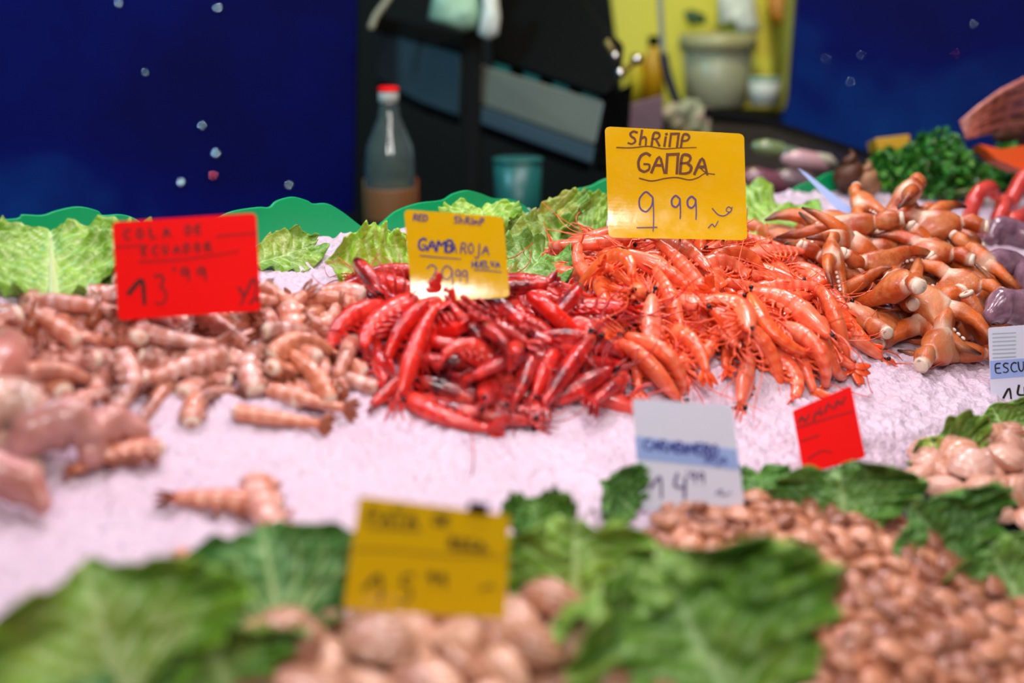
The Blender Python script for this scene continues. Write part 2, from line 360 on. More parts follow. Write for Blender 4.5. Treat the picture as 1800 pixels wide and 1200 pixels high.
# ---- price cards
GL = dict(
 A=[[(0,0),(.35,1),(.7,0)],[(.13,.38),(.57,.38)]], B=[[(0,0),(0,1),(.4,.97),(.52,.8),(.4,.57),(0,.52)],[(.35,.54),(.6,.36),(.55,.1),(.3,0),(0,0)]],
 C=[[(.6,.9),(.4,1),(.12,.85),(0,.5),(.1,.15),(.35,0),(.62,.1)]], D=[[(0,0),(0,1),(.35,.95),(.58,.7),(.6,.4),(.42,.08),(0,0)]],
 E=[[(.55,1),(0,1),(0,0),(.55,0)],[(0,.52),(.45,.52)]], G=[[(.62,.88),(.4,1),(.12,.85),(0,.5),(.1,.12),(.4,0),(.65,.15),(.65,.42),(.35,.42)]],
 H=[[(0,0),(0,1)],[(.55,0),(.55,1)],[(0,.5),(.55,.5)]], I=[[(.1,0),(.1,.8)]], J=[[(.4,1),(.42,-.2),(.25,-.4),(0,-.3)]],
 L=[[(0,1),(0,0),(.5,0)]], M=[[(0,0),(.05,1),(.35,.4),(.65,1),(.7,0)]], N=[[(0,0),(0,1),(.55,0),(.55,1)]], O=[[(.3,1),(.05,.8),(0,.4),(.25,0),(.55,.2),(.6,.65),(.3,1)]],
 P=[[(0,0),(0,1),(.4,.98),(.55,.75),(.4,.5),(0,.45)]], R=[[(0,0),(0,1),(.4,.98),(.53,.75),(.4,.52),(0,.48)],[(.25,.5),(.6,0)]],
 S=[[(.55,.92),(.25,1),(.02,.8),(.15,.58),(.45,.45),(.55,.2),(.3,0),(0,.08)]], T=[[(0,1),(.6,1)],[(.3,1),(.3,0)]], U=[[(0,1),(.03,.25),(.25,0),(.5,.2),(.53,1)]],
 V=[[(0,1),(.28,0),(.56,1)]], Y=[[(0,.7),(.2,.3),(.4,.7)],[(.4,.7),(.3,-.2),(.1,-.35),(-.1,-.25)]], h=[[(0,1.1),(0,0)],[(0,.45),(.25,.62),(.42,.5),(.45,0)]], i=[[(.08,0),(.08,.68)],[(.06,.9),(.14,.93)]],
 n=[[(.02,0),(0,.98)],[(0,.95),(.62,1)],[(.58,1),(.6,0)]], m=[[(0,0),(.03,.68),(.25,.3),(.45,.68),(.5,0)]],
 **{'1': [[(0,.25),(.42,1),(.5,-.15)]], '2': [[(0,.8),(.2,1),(.5,.85),(.4,.5),(0,0),(.6,.02)]], '3': [[(.02,.95),(.3,1.02),(.5,.82),(.25,.58),(.5,.45),(.55,.15),(.3,-.05),(0,.02)]],
    '4': [[(.15,1),(0,.4),(.5,.38)],[(.5,.85),(.52,-.1)]], '5': [[(.55,1),(.12,.95),(.05,.6),(.4,.6),(.55,.3),(.35,0),(0,.05)]], '9': [[(.5,.8),(.3,1),(.02,.8),(.08,.5),(.35,.45),(.5,.8),(.55,.3),(.45,-.1),(.1,-.08)]],
    'q': [[(.5,.8),(.25,1),(0,.72),(.05,.38),(.3,.25),(.52,.5),(.52,.9),(.6,.1),(.6,-.35)]], "'": [[(.1,1),(.05,.75)]], '.': [[(.05,.0),(.1,.06)]], ' ': []})
def smooth_line(p, k=4):
    p = [np.array(q, float) for q in p]
    if len(p) < 3: return p
    o = []
    for i in range(len(p)-1):
        a, b, c, d = p[max(i-1, 0)], p[i], p[i+1], p[min(i+2, len(p)-1)]
        for j in range(k):
            u = j/k; o.append(.5*((2*b)+(c-a)*u+(2*a-5*b+4*c-d)*u*u*.6+(3*b-a-3*c+d)*u**3*.6) if False else b+(c-b)*u)
    o.append(p[-1]); q = o[:]
    for _ in range(2): q = [q[0]]+[(q[i-1]+2*q[i]+q[i+1])/4 for i in range(1, len(q)-1)]+[q[-1]]
    return q
class Card:
    def __init__(s, name, label, corners, depth, lean, yaw, mats, rnd=9, pin=None, thick=.0012, curl=0):
        c = np.array(corners, float).mean(0); s.p0 = pt(*c, depth)
        s.n = -(math.cos(lean)*(math.cos(yaw)*np.array((0, 1., 0))+math.sin(yaw)*np.array((1., 0, 0))))+np.array((0, 0, math.sin(lean)))
        s.root = thing(name, label, 'price sign', s.p0, 'price cards on the shellfish')
        cs = [np.array(p, float) for p in corners]; poly = []
        for i, p in enumerate(cs):
            a = cs[i-1]-p; b = cs[(i+1) % len(cs)]-p; a /= np.linalg.norm(a); b /= np.linalg.norm(b)
            for k in range(5):
                u = k/4; poly.append(p+a*rnd*(1-u)**2+b*rnd*u*u)
        s.up = np.cross(s.n, np.cross((0, 0, 1.), s.n)); s.curl = curl; s.h0 = 0.0
        if len(cs) == 4:
            V = []; nr, nc = 44, 6; H = np.linalg.norm(cs[3]-cs[0]); v_ = np.concatenate([np.linspace(0, .06, 8), np.linspace(.08, .92, 28), np.linspace(.94, 1, 8)])
            for v in v_:
                L, R = cs[0]+(cs[3]-cs[0])*v, cs[1]+(cs[2]-cs[1])*v; d = min(v, 1-v)*H; i_ = rnd-math.sqrt(max(0, rnd*rnd-(rnd-d)**2)) if d < rnd else 0; e = (R-L)/np.linalg.norm(R-L); L = L+e*i_; R = R-e*i_
                V += [s.at(*(L+(R-L)*k/nc)) for k in range(nc+1)]
            m_ = nc+1; F = [(i*m_+j, (i+1)*m_+j, (i+1)*m_+j+1, i*m_+j+1) for i in range(nr-1) for j in range(nc)]; n_ = len(V)
            rim = [j for j in range(m_)]+[i*m_+nc for i in range(1, nr)]+[(nr-1)*m_+j for j in range(nc-1, -1, -1)]+[i*m_ for i in range(nr-2, 0, -1)]
            V += [p-s.n*thick for p in V]; F += [tuple(q+n_ for q in f[::-1]) for f in F]+[(a, b, b+n_, a+n_) for a, b in zip(rim, rim[1:]+rim[:1])]
            o = part(MB().add(V, F), 'card', mats, s.root, False)
        else: o = part(MB().prism([s.at(*q) for q in poly], -s.n*thick), 'card', mats, s.root, False)
        s.px = 1/np.linalg.norm(hit(c[0]+1, c[1], s.p0, s.n)-s.p0)
        if pin:
            a = hit(pin[0], pin[1]-45, s.p0, s.n)-s.n*(thick+.0011); b = hit(pin[0]+pin[2], pin[1]+pin[3], s.p0, s.n)-s.n*(thick+.0011)
            part(MB().loft([a, (a+b)/2, b], .0011, .0011, seg=8), 'pin', M['pin'], s.root)
    def at(s, px, py):
        """the point of the (slightly curling) card seen at a pixel"""
        p = hit(px, py, s.p0, s.n); h = (p-s.p0)@s.up-s.h0
        return p+s.n*(s.curl*h*h if h < 0 else 0)
    def ribbon(s, lines, w, lift=.0004):
        mb = MB()
        for l in lines:
            l = smooth_line(l); n = len(l); v = []
            if n < 2: continue
            for i in range(n):
                T = l[min(i+1, n-1)]-l[max(i-1, 0)]; T = T/(np.linalg.norm(T)+1e-9); N_ = np.array((-T[1], T[0]))
                ww = w*.5*(.8+.2*math.sin(3*i/n+1))
                if i == 0: l[i] = l[i]-T*w*.3
                if i == n-1: l[i] = l[i]+T*w*.3
                for sg in (-1, 1): v.append(s.at(*(l[i]+N_*ww*sg))+s.n*lift)
            top = len(v); v += [p-s.n*lift*.9 for p in v]
            f = [(2*i, 2*i+1, 2*i+3, 2*i+2) for i in range(n-1)]+[(2*i+top, 2*i+2+top, 2*i+3+top, 2*i+1+top) for i in range(n-1)]
            f += [(2*i, 2*i+2, 2*i+2+top, 2*i+top) for i in range(n-1)]+[(2*i+1, 2*i+1+top, 2*i+3+top, 2*i+3) for i in range(n-1)]
            f += [(0, top, top+1, 1), (top-2, top-1, 2*top-1, 2*top-2)]
            mb.add(v, f)
            lift += .00003
        return mb
    def text(s, name, string, x, y, h, m, w, ang=0, adv=.85, wid=1.0, slant=.0):
        """handwriting: baseline starts at pixel (x, y), capitals h pixels tall"""
        ca, sa = math.cos(ang), math.sin(ang); L = []; cx = 0
        for ch in string:
            for stroke in GL[ch]:
                L.append([(x+(cx+a*wid+b*slant)*h*ca+b*h*sa, y+(cx+a*wid+b*slant)*h*sa-b*h*ca) for a, b in stroke])
            cx += adv*wid*(.5 if ch in "'.i I" else 1)
        return part(s.ribbon(L, w), name, m, s.root, False)
    def lines(s, name, L, m, w): return part(s.ribbon([[np.array(p, float) for p in l] for l in L], w), name, m, s.root, False)
    def patch(s, name, poly, m, lift=.00025): return part(MB().prism([s.at(*q)+s.n*lift for q in poly], -s.n*lift*.9), name, m, s.root, False)
D2 = math.radians
c = Card('price_card', 'large yellow handwritten card reading Shrimp Gamba 9.99 above the orange shrimp heap', [(1063, 222), (1308, 235), (1313, 422), (1070, 417)], 1.31, D2(9), D2(6), M['yellow'], pin=(1195, 425, 0, 30), curl=2.6)
c.text('english_name', 'ShRinP', 1104, 253, 23, M['ink_brown'], 4.2, D2(3), .9, 1.0, .1)
c.lines('underline', [[(1084, 259), (1110, 260), (1140, 256), (1165, 262), (1190, 260), (1224, 259)]], M['ink_brown'], 2)
c.text('spanish_name', 'GAnBA', 1120, 302, 34, M['ink_brown'], 5, D2(2), .78, .95, .05)
c.lines('underline', [[(1124, 313), (1145, 319), (1170, 313), (1190, 311), (1212, 317), (1228, 312), (1238, 304), (1256, 306)], [(1232, 296), (1240, 303)]], M['ink_brown'], 2.2)
c.text('price', 'q', 1121, 386, 52, M['ink_purple'], 3, D2(3), 1, .9)
c.text('cents', "q q", 1179, 372, 30, M['ink_purple'], 3.4, D2(3), .65, .95)
c.lines('unit_mark', [[(1252, 366), (1262, 378), (1274, 380), (1288, 368), (1280, 362), (1275, 370), (1284, 374), (1287, 364)], [(1120, 400), (1155, 399)], [(1245, 400), (1252, 392), (1256, 400), (1262, 388)]], M['ink_purple'], 2)
c = Card('price_card', 'small yellow handwritten card reading Red Shrimp Gamba Roja 29.99 in the red shrimps', [(710, 368), (885, 381), (896, 522), (725, 532)], 1.135, D2(10), D2(1), M['yellow'], pin=(811, 528, 2, 14), curl=4)
c.text('english_name', 'RED', 727, 387, 11, M['ink_purple'], 2.6, D2(4), .8)
c.text('english_name', 'ShRimP', 798, 392, 12, M['ink_purple'], 2.6, D2(4), .85)
c.text('spanish_name', 'GAMB', 735, 439, 21, M['ink_blue'], 4, D2(4), .78)
c.text('spanish_name', 'A ROJA', 791, 443, 18, M['ink_purple'], 2.6, D2(4), .78, .9)
c.lines('underline', [[(738, 449), (770, 452), (810, 455)], [(834, 474), (855, 475), (882, 478)]], M['ink_purple'], 1.8)
c.text('origin', 'HUELVA', 830, 470, 11, M['ink_blue'], 2.2, D2(0), .75)
c.text('price', '2q', 750, 500, 36, M['ink_purple'], 2.4, D2(2), .75, .95)
c.text('cents', 'qq', 800, 489, 16, M['ink_purple'], 2.4, D2(4), .75)
c = Card('price_card', 'red handwritten card reading Cola de Ecuador 13.99 standing in the raw tails', [(197, 390), (450, 374), (459, 546), (208, 563)], 1.03, D2(9), D2(-6), M['red'], pin=(335, 556, 2, 18))
c.text('name', 'COLA', 219, 421, 17, M['ink_dred'], 4.5, D2(-4), 1.35)
c.text('name', 'DE', 328, 412, 15, M['ink_dred'], 4, D2(-4), 1.1)
c.text('origin', 'ECUADOR', 250, 449, 15, M['ink_dred'], 4, D2(-4), 1.25)
c.lines('ruled_line', [[(203, 434), (260, 431)], [(380, 415), (450, 409)], [(245, 460), (330, 456), (420, 441)]], M['ink_dred'], 2)
c.text('price', '1', 226, 526, 42, M['ink_black'], 8, D2(2), 1, 1.35)
c.text('price', '3', 274, 533, 50, M['ink_dred'], 4.5, D2(-3), 1, .7)
c.text('cents', "'qq", 305, 488, 17, M['ink_dred'], 4.5, D2(-2), 1.3, 1.3)
c.lines('unit_mark', [[(420, 505), (430, 520), (424, 535)], [(432, 518), (445, 486), (452, 500), (448, 520)], [(440, 532), (452, 522), (456, 530)]], M['ink_dred'], 5)
c = Card('price_card', 'white card with a blue band and 14 in purple above the small clams', [(1111, 700), (1287, 712), (1309, 888), (1127, 897)], .975, D2(14), D2(0), M['white'], pin=(1215, 893, 0, 14))
c.patch('blue_band', [(1115.5, 766), (1295, 790), (1299.5, 826), (1119, 806)], M['band'])
c.text('name', 'CARABINERO', 1131, 790, 19, M['ink_blue'], 4, D2(5), .74)
c.text('origin', 'ROJO', 1240, 812, 11, M['ink_blue'], 3, D2(5), .9)
c.text('price', '14', 1143, 868, 38, M['ink_purple'], 5, D2(3), 1.0, 1.05)
c.text('cents', "'qq", 1206, 843, 16, M['ink_purple'], 3, D2(4), .9)
c.lines('unit_mark', [[(1258, 868), (1270, 858), (1266, 872), (1285, 866)]], M['ink_purple'], 2.5)
c = Card('price_card', 'red tilted card on the ice between the white card and the savoy leaf', [(1393, 722), (1496, 677), (1521, 803), (1413, 833)], 1.09, D2(16), D2(10), M['red'], rnd=4, pin=(1468, 815, 2, 12))
c.lines('name', [[(1404, 742), (1410, 730), (1416, 744), (1422, 727)], [(1430, 738), (1434, 722), (1446, 730), (1441, 716)], [(1450, 724), (1455, 708), (1464, 718)], [(1468, 716), (1472, 702), (1480, 712), (1485, 697)]], M['ink_dred'], 4)
c.lines('ruled_line', [[(1400, 752), (1450, 736), (1500, 722)], [(1408, 775), (1440, 764)], [(1420, 806), (1445, 790), (1462, 795)]], M['ink_dred'], 2)
c = Card('price_card', 'white card with a blue band reading Escur and 14 at the right edge', [(1737, 576), (1872, 566), (1880, 722), (1744, 732)], 1.285, D2(10), D2(4), M['white'], rnd=5)
c.patch('blue_band', [(1740, 634), (1874, 624), (1876, 656), (1741.5, 666)], M['band'])
c.text('name', 'ESCURC', 1750, 656, 17, M['ink_black'], 2.6, D2(-4), .8)
c.text('price', '14', 1764, 706, 28, M['ink_black'], 4, D2(-2), .85)
c.lines('small_print', [[(1745, y), (1785, y-2)] for y in range(586, 632, 7)], M['ink_faint'], 2)
c = Card('price_card', 'yellow handwritten card with 15 behind the big blurred clams in front', [(631, 872), (896, 905), (889, 1088), (603, 1070)], .775, D2(12), D2(-2), M['yellow'], rnd=8)
c.text('name', 'PATA', 648, 920, 26, M['ink_black'], 5, D2(4), .85)
c.text('name', 'DE', 763, 922, 18, M['ink_black'], 4.5, D2(8), .8)
c.text('origin', 'ROCA', 790, 960, 16, M['ink_black'], 5, D2(6), 1.05)
c.lines('underline', [[(648, 926), (740, 931)], [(792, 964), (862, 970)]], M['ink_black'], 3)
c.lines('ruled_line', [[(622, 965), (690, 966), (800, 979), (893, 978)]], M['ink_brown'], 2)
c.text('price', '1', 640, 1046, 46, M['ink_black'], 7, D2(6), 1, 1.3)
c.text('price', '5', 700, 1058, 50, M['ink_black'], 5, D2(6), 1, .8)
c.text('cents', 'qq', 752, 1022, 18, M['ink_black'], 5, D2(10), 1.1)
c.lines('unit_mark', [[(845, 1036), (862, 1028), (870, 1034)]], M['ink_black'], 4)
part(MB().prism([c.at(824, 882)+c.n*.002, c.at(859, 886)+c.n*.002, c.at(858, 903)+c.n*.002, c.at(823, 899)+c.n*.002], -c.n*.005), 'clip', M['black'], c.root, False)
c = Card('price_card', 'bluish price card seen nearly edge-on behind the crab claws', [(1402, 295), (1416, 303), (1506, 373), (1484, 382)], 1.60, D2(20), D2(55), M['card_blue'], rnd=2)
DATA = {
 'cola': [(2,.91,-.2435,.122,.0129,.628,.004,.04,.777),
(0,.92,-.1817,.0447,.0131,.056,.644,.759,.084),
(0,.89,-.2348,.1401,.0154,.001,-.41,.692,-.593),
(1,.98,-.2853,.1413,.0121,.002,.096,.995,-.011),
(1,.85,-.2176,.0047,.013,.019,.759,-.65,-.041),
(1,1.04,-.2742,.128,.0215,.924,-.114,-.283,.229),
(0,.95,-.3163,.0751,.015,.062,.626,.774,.072),
(1,1.01,-.1276,.0769,.0112,.014,.597,-.798,.084),
(2,.9,-.3046,-.0432,.0098,.064,-.579,.8,.141),
(2,1.08,-.3846,.1306,.0096,.073,-.1,.992,0),
(2,1.01,-.266,-.0006,.0142,.011,.036,-.998,-.046),
(0,1.04,-.2869,.0586,.0157,.017,.998,.053,.017),
(1,.98,-.1345,.0946,.0165,.273,.912,-.306,-.013),
(2,1.08,-.3255,.0546,.0155,.815,.016,-0,.58),
(1,1.05,-.1771,-.0186,.0178,.657,.589,.446,.153),
(0,.94,-.2082,.0078,.0132,.002,-.882,-.471,-.025),
(2,.96,-.3391,.0156,.0142,.99,.035,-.02,-.135),
(1,1.07,-.2004,.0624,.0206,.021,.059,-.673,.737),
(0,1.05,-.2726,.1537,.017,.328,.157,-.702,-.612),
(0,.9,-.3024,-.0096,.0134,.938,.067,-.021,-.341),
(0,1.09,-.2544,.0743,.0156,.008,.02,.038,.999),
(2,1.05,-.4103,.0363,.0122,.036,-.358,.932,.039),
(2,.86,-.1506,.0641,.0247,.624,.675,.052,-.391),
(0,1,-.3633,.0694,.0142,.821,.057,.029,.568),
(2,1.01,-.1426,.0638,.0172,.087,-.369,.902,.206),
(0,1.01,-.341,.0201,.0144,.057,.794,-.604,-.049),
(2,.9,-.3908,.1024,.0118,.192,.02,-.054,-.98),
(2,1.05,-.2293,.0834,.0148,.607,.018,.025,.794),
(1,1.09,-.2359,.0007,.014,.002,.636,.77,.048),
(0,1.02,-.3942,.0256,.0127,.051,.748,-.659,-.054),
(0,.96,-.3648,.0091,.0131,.81,.09,.024,.579),
(0,.88,-.4174,.1086,.0088,.969,.131,-.017,.209),
(1,.9,-.3293,.1254,.0126,.442,-.005,.051,.896),
(2,1.06,-.4003,.0961,.0122,.003,-.403,.915,-.015),
(0,.98,-.1854,-.0052,.011,.721,.489,-.178,-.459),
(1,1.1,-.1846,.0941,.0132,.984,.003,.007,-.175),
(2,1.04,-.2515,-.0157,.0203,.087,-.698,.686,.188),
(1,1.03,-.2702,.0237,.0152,.012,-.143,-.989,-.035),
(2,.89,-.3932,.0931,.0203,.443,.257,-.005,-.859),
(1,1.04,-.3759,.0633,.017,.817,-.072,-.256,.512),
(0,.93,-.409,.0418,.012,.703,.051,.031,.709),
(0,.86,-.3043,.0038,.0165,.224,.024,-.534,.815),
(1,.92,-.291,-.0178,.013,.003,.366,-.929,-.044),
(2,1.07,-.2673,.0307,.0155,.001,-.837,-.547,-.019),
(2,.86,-.2808,.0492,.0202,.494,.261,-.285,.779),
(2,1.06,-.293,.119,.0211,.534,.78,.13,-.301),
(0,1.04,-.2033,.0107,.023,.796,.062,-.203,.567),
(2,.92,-.1414,.0723,.025,.823,.354,-.117,-.428),
(1,1.06,-.3,.0314,.0259,.493,.032,.096,.864),
(1,.85,-.185,-.0296,.0078,.018,.952,-.286,-.105),
(0,.99,-.2648,.1019,.024,.198,.177,-.12,-.957),
(0,1,-.2357,.0748,.0244,.62,.556,.48,.276),
(1,.99,-.299,.0987,.0146,.04,.754,-.656,-0),
(1,.99,-.2199,.0851,.0285,.048,-.007,-.821,-.569),
(0,1.06,-.1848,.0492,.0265,.299,.375,.524,.704),
(1,1.07,-.2148,-.036,.011,.174,-.001,.127,-.976),
(0,.92,-.2551,.0331,.0261,.198,.463,.726,.469),
(2,1.07,-.312,.0723,.0353,.165,.523,.834,-.057),
(2,.93,-.2244,-.0355,.0132,.21,.198,-.957,-.021),
(2,.96,-.1717,.0458,.017,.275,.092,-.407,.866),
(0,1.03,-.2048,.109,.02,.075,-.886,.398,-.225),
(1,1.01,-.3465,.0828,.0145,.042,.695,.717,.03),
(0,.93,-.3634,.1438,.0086,.405,.68,.581,.189),
(0,.93,-.2155,.0005,.0209,.31,.749,-.553,-.192),
(2,.94,-.2441,.107,.0217,.548,.578,.605,.002),
(0,.88,-.2895,.0763,.0297,.527,.394,.539,.526),
(1,.85,-.3701,-.0178,.0109,.032,-.181,.977,.107),
(1,.95,-.3759,.0716,.0297,.268,.825,-.381,-.32),
(1,1,-.2224,-.0401,.0204,.373,.626,-.315,-.607),
(0,1.06,-.3928,.0231,.0242,.886,-.366,.041,-.282),
(2,1,-.2318,.0584,.037,.512,-.103,.301,.798),
(2,1.04,-.2183,.0339,.0269,.245,-.557,-.791,.062),
(2,.92,-.3396,.0412,.0249,.628,-.325,-.081,-.703),
(2,1.02,-.3564,-.0196,.018,.035,.652,.729,.204),
(2,.88,-.2153,-.0129,.0287,.125,-.313,.853,.399),
(2,1,-.4029,.0052,.0212,.441,-.158,.563,.681),
(1,1.04,-.3415,.0999,.0266,.606,.025,.355,.711),
(1,.92,-.2112,.0023,.031,.021,.004,-.559,-.829),
(0,.92,-.3369,-.0322,.0103,.459,.789,.331,.24),
(0,.99,-.2012,.1336,.013,.433,-.24,-.589,.639),
(2,1.07,-.4201,.0707,.0198,.97,.05,-.234,-.05),
(2,.97,-.4147,.0043,.0143,.049,.047,-.418,.906),
(0,.99,-.3058,-.0164,.0255,.855,.511,.07,.06),
(1,1.05,-.2461,.0992,.0344,.005,-.142,.89,.434)],
 'roja': [(2,.88,-.1238,.0428,.0156,.003,-.08,.067,.995),
(1,.96,-.0691,.0142,.0194,.968,.097,.053,.224),
(2,1.03,-.1049,-.0636,.0235,.178,.968,.137,-.112),
(1,1,-.1171,.0122,.0219,.055,.002,.924,-.378),
(2,.91,.0219,-.0709,.0155,.069,-.763,.633,.105),
(1,.88,-.0624,.0451,.0186,.152,.95,.274,.001),
(0,.97,-.1471,-.0082,.0137,.258,.716,.586,.278),
(2,.93,-.1082,-.0107,.0172,.971,.071,-.01,-.229),
(1,.97,-.1188,-.1055,.0044,.052,.963,-.263,-.036),
(3,.87,.0087,-.0782,.0183,.055,.994,-.087,-.039),
(0,.96,.041,.0362,.0217,.1,-.04,.132,.985),
(2,1.03,.0242,-.0226,.0274,.283,-.911,.16,-.255),
(3,.93,.054,-.0206,.0228,.352,-.05,.004,.935),
(0,.86,-.0715,-.0002,.0189,.804,.194,-.102,-.552),
(0,.91,-.111,-.0541,.0145,.438,.719,-.384,-.38),
(1,1,-.1433,-.0998,.0045,.675,.022,.05,.736),
(0,.97,-.0339,-.0324,.0191,.201,.168,-.432,-.863),
(3,.91,-.0952,-.0513,.0163,.448,.065,.011,-.892),
(2,.92,-.044,.0329,.0205,.127,.488,.862,.054),
(0,.86,-.1485,-.0588,.0091,.921,.371,.004,.116),
(0,1.04,-.015,-.1096,.01,.504,-.773,.351,-.159),
(0,1.03,-.0192,-.076,.0162,.511,.141,.211,.822),
(1,.87,-.0167,.0266,.0193,.772,.062,.114,.623),
(0,1.03,-.0233,.0127,.0305,.623,.663,.247,.335),
(0,.86,.0242,.0017,.0207,.965,-.011,-.024,-.262),
(1,.85,-.0771,-.0314,.0231,.107,.099,.989,-.011),
(3,.95,-.0981,-.0416,.0281,.104,.954,.239,-.15),
(1,.94,-.1489,.0203,.026,.868,.481,.062,.105),
(1,.89,-.0215,.0589,.0276,.137,.722,-.666,.129),
(1,.98,-.0403,-.1116,.0133,.373,-.9,-.037,-.222),
(0,.98,-.0659,.005,.0332,.141,-.823,-.54,.103),
(0,1.01,-.0579,.093,.0158,.45,.77,.429,.143),
(0,.92,.031,.0203,.0213,.038,.997,-.063,.026),
(3,.89,.0219,-.0573,.0252,.555,.506,-.043,-.659),
(0,.88,-.0439,-.0423,.0351,.794,.037,-.103,-.598),
(0,.97,-.1047,-.0991,.0073,.359,-.109,-.529,.761),
(1,1.03,-.1023,-.0138,.0373,.535,-.365,-.553,.524),
(2,.98,-.0793,.0141,.0356,.658,.681,-.15,-.284),
(0,.88,-.087,.1069,.0106,.795,.407,.318,.317),
(2,1.01,-.0814,-.0947,.016,.034,.43,-.902,.022),
(0,.95,-.0738,.097,.0142,.8,.44,.28,.297),
(1,1.01,-.0053,-.0081,.0294,.697,.393,.357,.482),
(1,.91,.0338,.0062,.0351,.138,.946,-.28,-.09),
(1,.86,-.0334,-.0948,.027,.054,-.378,.801,.461),
(3,.92,-.0184,.0949,.0177,.072,.335,-.939,.039),
(2,.91,-.0173,-.0325,.0298,.351,.828,-.286,-.331),
(1,.91,-.0609,-.0924,.0249,.182,.337,-.399,-.833),
(0,1.02,-.0576,.0665,.0184,.208,.104,-.317,-.919),
(0,.97,-.1352,-.0513,.0357,.02,-.453,.661,.598),
(1,.95,-.0914,.0729,.0287,.731,.44,-.214,-.476),
(1,.86,-.0596,.0902,.0305,.443,.069,.567,.692),
(1,.97,.0413,-.0318,.0388,.954,.056,-.063,-.287),
(2,.91,-.0982,-.0851,.0325,.714,.383,.22,-.543),
(2,.95,-.0845,-.089,.0344,.323,.858,.396,.048),
(1,.95,.0057,-.0735,.0312,.495,.829,-.051,-.256),
(1,.91,-.0698,-.0496,.0347,.13,-.939,.241,.209),
(3,1.03,.0026,-.0406,.0424,.047,.916,-.195,-.347),
(2,.92,.0067,.0847,.0217,.593,.515,.607,.118),
(1,1.04,.0452,.0243,.0365,.501,.083,.356,.784),
(3,.89,-.0833,-.0824,.0445,.895,.003,.443,-.045),
(0,.95,.0044,-.1242,.0163,.375,.865,.329,.052),
(0,1.03,-.0321,-.1106,.0284,.609,.745,.125,.243),
(1,.99,-.1197,-.0202,.0393,.785,.598,.086,.14),
(1,.97,-.1294,-0,.0378,.982,.133,-.134,.021),
(0,.95,-.0491,-.0215,.0505,.387,.522,.657,.382),
(2,.92,-.1011,.0804,.0359,.195,.729,-.478,-.45),
(3,.88,-.066,.046,.0356,.861,.362,.357,-.001),
(2,.9,.0287,-.0273,.047,.021,-.323,.35,.879),
(1,.91,.0217,.0686,.0181,.001,.464,-.885,.035),
(0,1,-.0217,.0061,.0481,.316,-.045,.334,.887),
(3,1.03,-.0354,.0445,.0471,.983,-.122,.135,-.023),
(1,.96,-.0659,-.0364,.046,.706,-.31,.251,-.585)],
 'gamba': [(1,.97,.292,-.0566,.0247,.057,.675,-.716,-.171),
(2,1.06,.1778,-.1358,.0161,.086,.368,.898,.227),
(0,.94,.1856,-.0059,.028,.757,.141,.141,.623),
(0,1.04,.2449,-.0286,.0275,.597,.202,-.185,-.754),
(2,1.01,.3674,.1332,.0065,.057,-.671,-.736,.069),
(0,1.02,.1464,-.0469,.0267,.092,.1,.916,.378),
(0,.96,.2921,-.0196,.0259,.374,.134,-.243,-.885),
(2,1.01,.3424,.1211,.0134,.88,-.252,-.034,.4),
(0,1.01,.2931,.0848,.0228,.012,.065,-.929,-.364),
(1,1.05,.2025,-.0408,.0287,.38,.175,-.179,-.89),
(1,1.07,.2224,-.1309,.0174,.865,.367,.139,.312),
(1,.98,.3404,-.0284,.023,.074,.658,.748,.049),
(3,.91,.1434,-.0765,.0245,.989,.066,.021,-.131),
(1,1.06,.0689,-.0521,.023,.046,-.304,.943,.125),
(0,1.07,.2415,-.1166,.0206,.474,.271,.357,.758),
(1,.97,.3256,-.0051,.0244,.658,.075,-.034,-.749),
(0,.92,.2092,-.087,.0243,.733,.258,.203,.596),
(1,.97,.3089,-.049,.0242,.074,.721,.687,.049),
(2,1.01,.1184,-.0196,.0266,.002,-.813,.581,.034),
(3,1.02,.1261,.0757,.0245,.06,.997,.044,-.007),
(1,1.01,.2681,-.0461,.0278,.221,.804,-.476,-.28),
(0,.95,.2758,.1259,.0185,.761,-.098,-.162,-.621),
(1,.92,.2705,.0478,.0258,.132,.952,-.264,-.082),
(0,.92,.0589,-.091,.0164,.633,.621,.26,.381),
(0,.99,.2301,-.0224,.0279,.552,.495,.493,.455),
(2,1.04,.1267,.0408,.0342,.325,-.909,.24,-.099),
(0,1.03,.1157,-.0124,.0268,.249,.947,-.193,-.066),
(3,1.07,.2159,.1237,.0208,.731,-.03,-.045,-.68),
(2,.88,.1418,-.0609,.0359,.48,.45,.648,.384),
(3,1.03,.2417,-.1032,.029,.136,-.185,.921,.314),
(1,.95,.1983,-.0748,.0404,.54,.095,.426,.72),
(1,1.02,.3539,-.0141,.0331,.634,.283,-.132,-.707),
(0,.9,.314,-.0897,.0271,.092,-.491,-.832,-.242),
(0,.92,.2709,.0848,.0233,.653,.115,.227,.714),
(1,1.02,.1527,.045,.0269,.616,.01,.094,.782),
(1,.98,.2553,-.0861,.0267,0,-.15,-.986,.073),
(0,.97,.333,-.0453,.0366,.509,.565,.495,.421),
(0,1.06,.2394,-.0606,.0422,.501,.825,-.014,-.262),
(2,.88,.3367,.055,.0218,.646,.009,.102,.756),
(0,.93,.2149,.0969,.0264,.14,-.496,-.842,.16),
(0,1.05,.206,.0197,.0281,.353,.665,.612,.243),
(2,.97,.2286,-.0069,.0481,.176,-.062,.922,.339),
(0,.93,.0903,-.0736,.0279,.677,-.184,.357,-.617),
(1,.98,.1523,-.0854,.0386,.475,-.113,.181,-.854),
(0,1.07,.2001,-.0323,.0479,.809,.486,.25,.216),
(0,1.06,.1902,.02,.0408,.688,.643,.168,.291),
(0,.89,.3888,.087,.0146,.002,-.126,.884,-.45),
(0,.98,.1593,-.1017,.0227,.868,.403,.123,.263),
(0,1.05,.3558,.0691,.02,.155,.98,.116,-.05),
